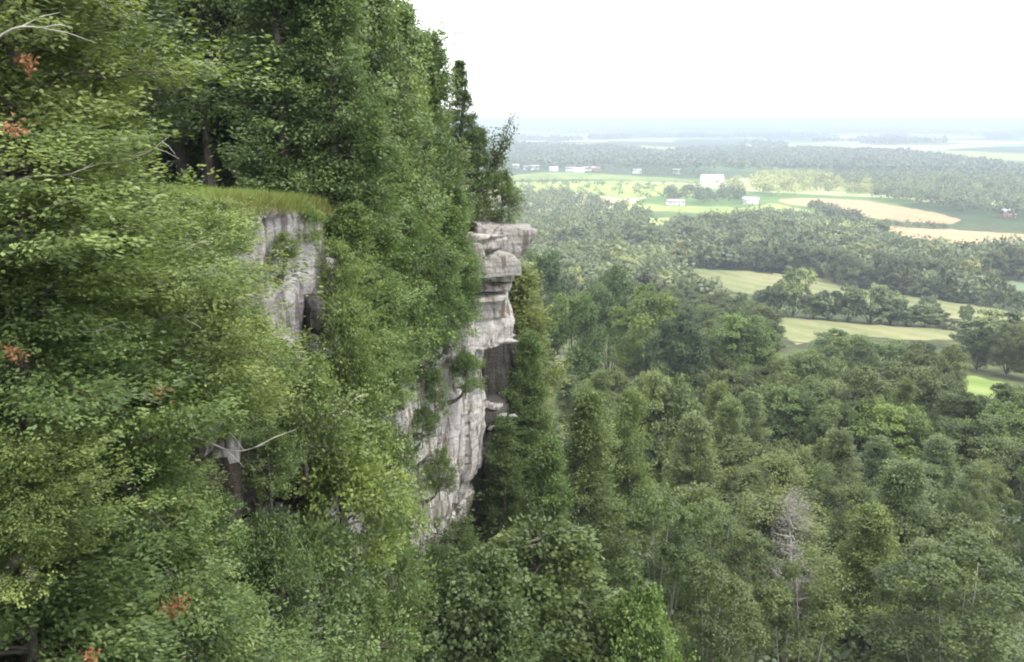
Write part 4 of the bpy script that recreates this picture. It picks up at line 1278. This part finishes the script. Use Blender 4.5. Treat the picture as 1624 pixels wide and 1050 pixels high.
# grass of the ledge
def ledge_grass():
    q = np.random.RandomState(8)
    s0, s1 = S_AT(12), S_AT(24)
    n = 30000
    s = q.uniform(s0, s1, n)
    x, y, nx, ny = cliff_xy(s)
    off = q.uniform(-.25, 3.2, n)
    P = np.stack([x - nx * off, y - ny * off, rim_z(s) + .12 + .05 * off], -1)
    P[:, 2] -= np.where(off < .1, (.1 - off) * .8, 0)
    D = np.stack([q.normal(size=n) * .35 + .15 * nx, q.normal(size=n) * .35, np.ones(n)], -1)
    N = np.stack([q.normal(size=n), q.normal(size=n), np.zeros(n)], -1)
    L = q.uniform(.10, .30, n) * (.7 + .6 * (vnoise(s * 2, off * 2, 3) + .5))
    V, F = leaves_to_mesh(P, D, N, L, .018)
    ti = np.clip(.42 + .55 * np.clip((off + .1) / .9, 0, 1) + .3 * vnoise(s * 1.5, off * 1.5, 4) + q.normal(size=n) * .15, 0, 1)
    o = link('ledge_grass', mesh_np('ledge_grass', V, F, M['grass'], np.repeat(ti, 4)))
    props(o, 'long grass with brown dry edge on the ledge above the small outcrop', kind='stuff')
ledge_grass()

# fallen rocks in the dark recess beyond the prow
q = np.random.RandomState(12)
ROCKS = [(765, 655), (778, 662), (790, 655), (758, 668), (772, 672), (800, 668), (785, 645), (812, 660), (770, 640), (796, 678)]
words = ['largest', 'flat', 'squarish', 'small pale', 'tilted', 'long', 'upper', 'outermost', 'topmost dark', 'lowest']
for k, (px, py) in enumerate(ROCKS):
    g = hit(px, py)
    p = np.array([g[0], g[1], float(ground_z(g[0], g[1])) + .1]) if g[1] < 50 else at(px, py, 41)
    s = q.uniform(.3, .6)
    o = put_block('boulder', p, (s * 1.4, s, s * .6), q.uniform(0, 3), 40 + k, M['rock_cap'], None, q.uniform(-.3, .3))
    props(o, words[k] + ' grey boulder in the rubble beside the rock face', 'boulder', 'boulders beside the rock face')

# ------------------------------------------------------------------ distant buildings
def box(x0, x1, y0, y1, z0, z1):
    V = np.array([(x, y, z) for z in (z0, z1) for x, y in ((x0, y0), (x1, y0), (x1, y1), (x0, y1))], float)
    F = np.array([(0, 3, 2, 1), (4, 5, 6, 7), (0, 1, 5, 4), (1, 2, 6, 5), (2, 3, 7, 6), (3, 0, 4, 7)])
    return V, F
def house(name, px, py, w, dpt, hw, hr, wall, roof, label, cat, rz=0, nwin=0, door=True):
    x, y = hit(px, py)
    z = float(ground_z(x, y))
    o = link(name, None, None, Vector((x, y, z + .5))); o.rotation_euler = (0, 0, rz)
    props(o, label, cat)
    V, F = box(-w / 2, w / 2, -dpt / 2, dpt / 2, -1.5, hw)
    link('wall', mesh_np('wall', V, F, M[wall]), o)
    e = .5
    V = np.array([(-w / 2 - e, -dpt / 2 - e, hw + .02), (w / 2 + e, -dpt / 2 - e, hw + .02), (w / 2 + e, dpt / 2 + e, hw + .02), (-w / 2 - e, dpt / 2 + e, hw + .02), (-w / 2 - e, 0, hw + hr), (w / 2 + e, 0, hw + hr)], float)
    link('roof', mesh_np('roof', V, [np.array([(0, 1, 5, 4), (2, 3, 4, 5), (0, 3, 2, 1)]), np.array([(1, 2, 5), (3, 0, 4)])], M[roof]), o)
    for i in range(nwin):
        cx = -w / 2 + w * (i + .5) / nwin
        V, F = box(cx - .6, cx + .6, -dpt / 2 - .12, -dpt / 2 - .02, 1.2, 2.6)
        link('window', mesh_np('window', V, F, M['glass']), o)
    if door:
        V, F = box(w * .12, w * .12 + (1.2 if w < 20 else 4), -dpt / 2 - .14, -dpt / 2 - .03, -.5, 2.2 if w < 20 else 3.5)
        link('door', mesh_np('door', V, F, M['roof_grey']), o)
house('barn', 1129, 289, 34, 16, 5, 6, 'white', 'roof_white', 'long white barn on the bright pasture, the largest building in the valley', 'barn', .1)
house('shed', 1150, 292, 10, 8, 3, 2, 'white', 'roof_white', 'small white shed right beside the long white barn', 'shed', .1)
house('farm_shed', 1190, 325, 17, 11, 4, 3.5, 'white', 'roof_white', 'white metal roofed building between the copse and the large wheat field', 'barn', -.3)
house('farmhouse', 1071, 326, 19, 10, 3.2, 3, 'white', 'roof_pink', 'low farmhouse with faded reddish roof at the foot of the dark copse', 'house', .15, 4)
house('brick_house', 1598, 346, 11, 9, 5.5, 3, 'brick', 'roof_white', 'brick house with a pale roof standing at the right edge above the wheat', 'house', .1, 3)
DH = [(818, 268, 'white', 'roof_white', 'white cottage nearest to the cliff prow in the row of distant houses'), (838, 270, 'white', 'roof_grey', 'second small house from the prow in the distant row'),
      (848, 269, 'white', 'roof_white', 'bright little house third from the prow in the distant row'), (878, 272, 'white', 'roof_white', 'white house with gable in the middle of the distant row'),
      (905, 273, 'white', 'roof_grey', 'long low white house right of the gabled one in the distant row'), (918, 274, 'white', 'roof_white', 'white building joining the long low house in the distant row'),
      (933, 272, 'white', 'roof_pink', 'large pinkish roofed house in the distant row'), (945, 273, 'brick', 'roof_pink', 'reddish annex beside the large pinkish roofed house'),
      (1010, 276, 'white', 'roof_white', 'lone white house at the far end of the distant row'), (1073, 276, 'white', 'roof_white', 'tiny white house left of the long barn'),
      (1345, 265, 'white', 'roof_grey', 'large pale house set in the wooded ridge above the wheat'), (1262, 263, 'white', 'roof_pink', 'pale building in a clearing of the wooded ridge'),
      (1350, 285, 'white', 'roof_white', 'tiny bright house in the dense wood behind the wheat'), (1441, 287, 'white', 'roof_white', 'single white dot of a house in the wood right of centre')]
for k, (px, py, wl_, rf_, lab) in enumerate(DH):
    w = 12 + (k * 7) % 9
    house('distant_house', px, py, w * (1.5 if k in (4, 6, 10, 11) else 1), 10, 4.5, 4, wl_, rf_, lab, 'house', (k * .37) % .6 - .3, 3, False)

# ------------------------------------------------------------------ the haze itself
V, F = box(-30500, 30500, -30500, 30500, -9.0, 118.0)
lowest = min(float(ground_z(np.array([0.]), np.array([3000.]))[0]), -3)
V[:4, 2] = lowest - 4
ho_ = link('haze', mesh_np('haze', V, F, hz))
props(ho_, 'pale blue summer haze filling the valley', kind='stuff')
tot = sum(len(m.loops) - 2 * len(m.polygons) for m in bpy.data.meshes)
import sys; sys.stderr.write(f"TRIS {tot} PLACED {NPL} BELT {len(keep)}\n"); open("/tmp/info.txt","w").write(f"TRIS {tot} PLACED {NPL} BELT {len(keep)}")
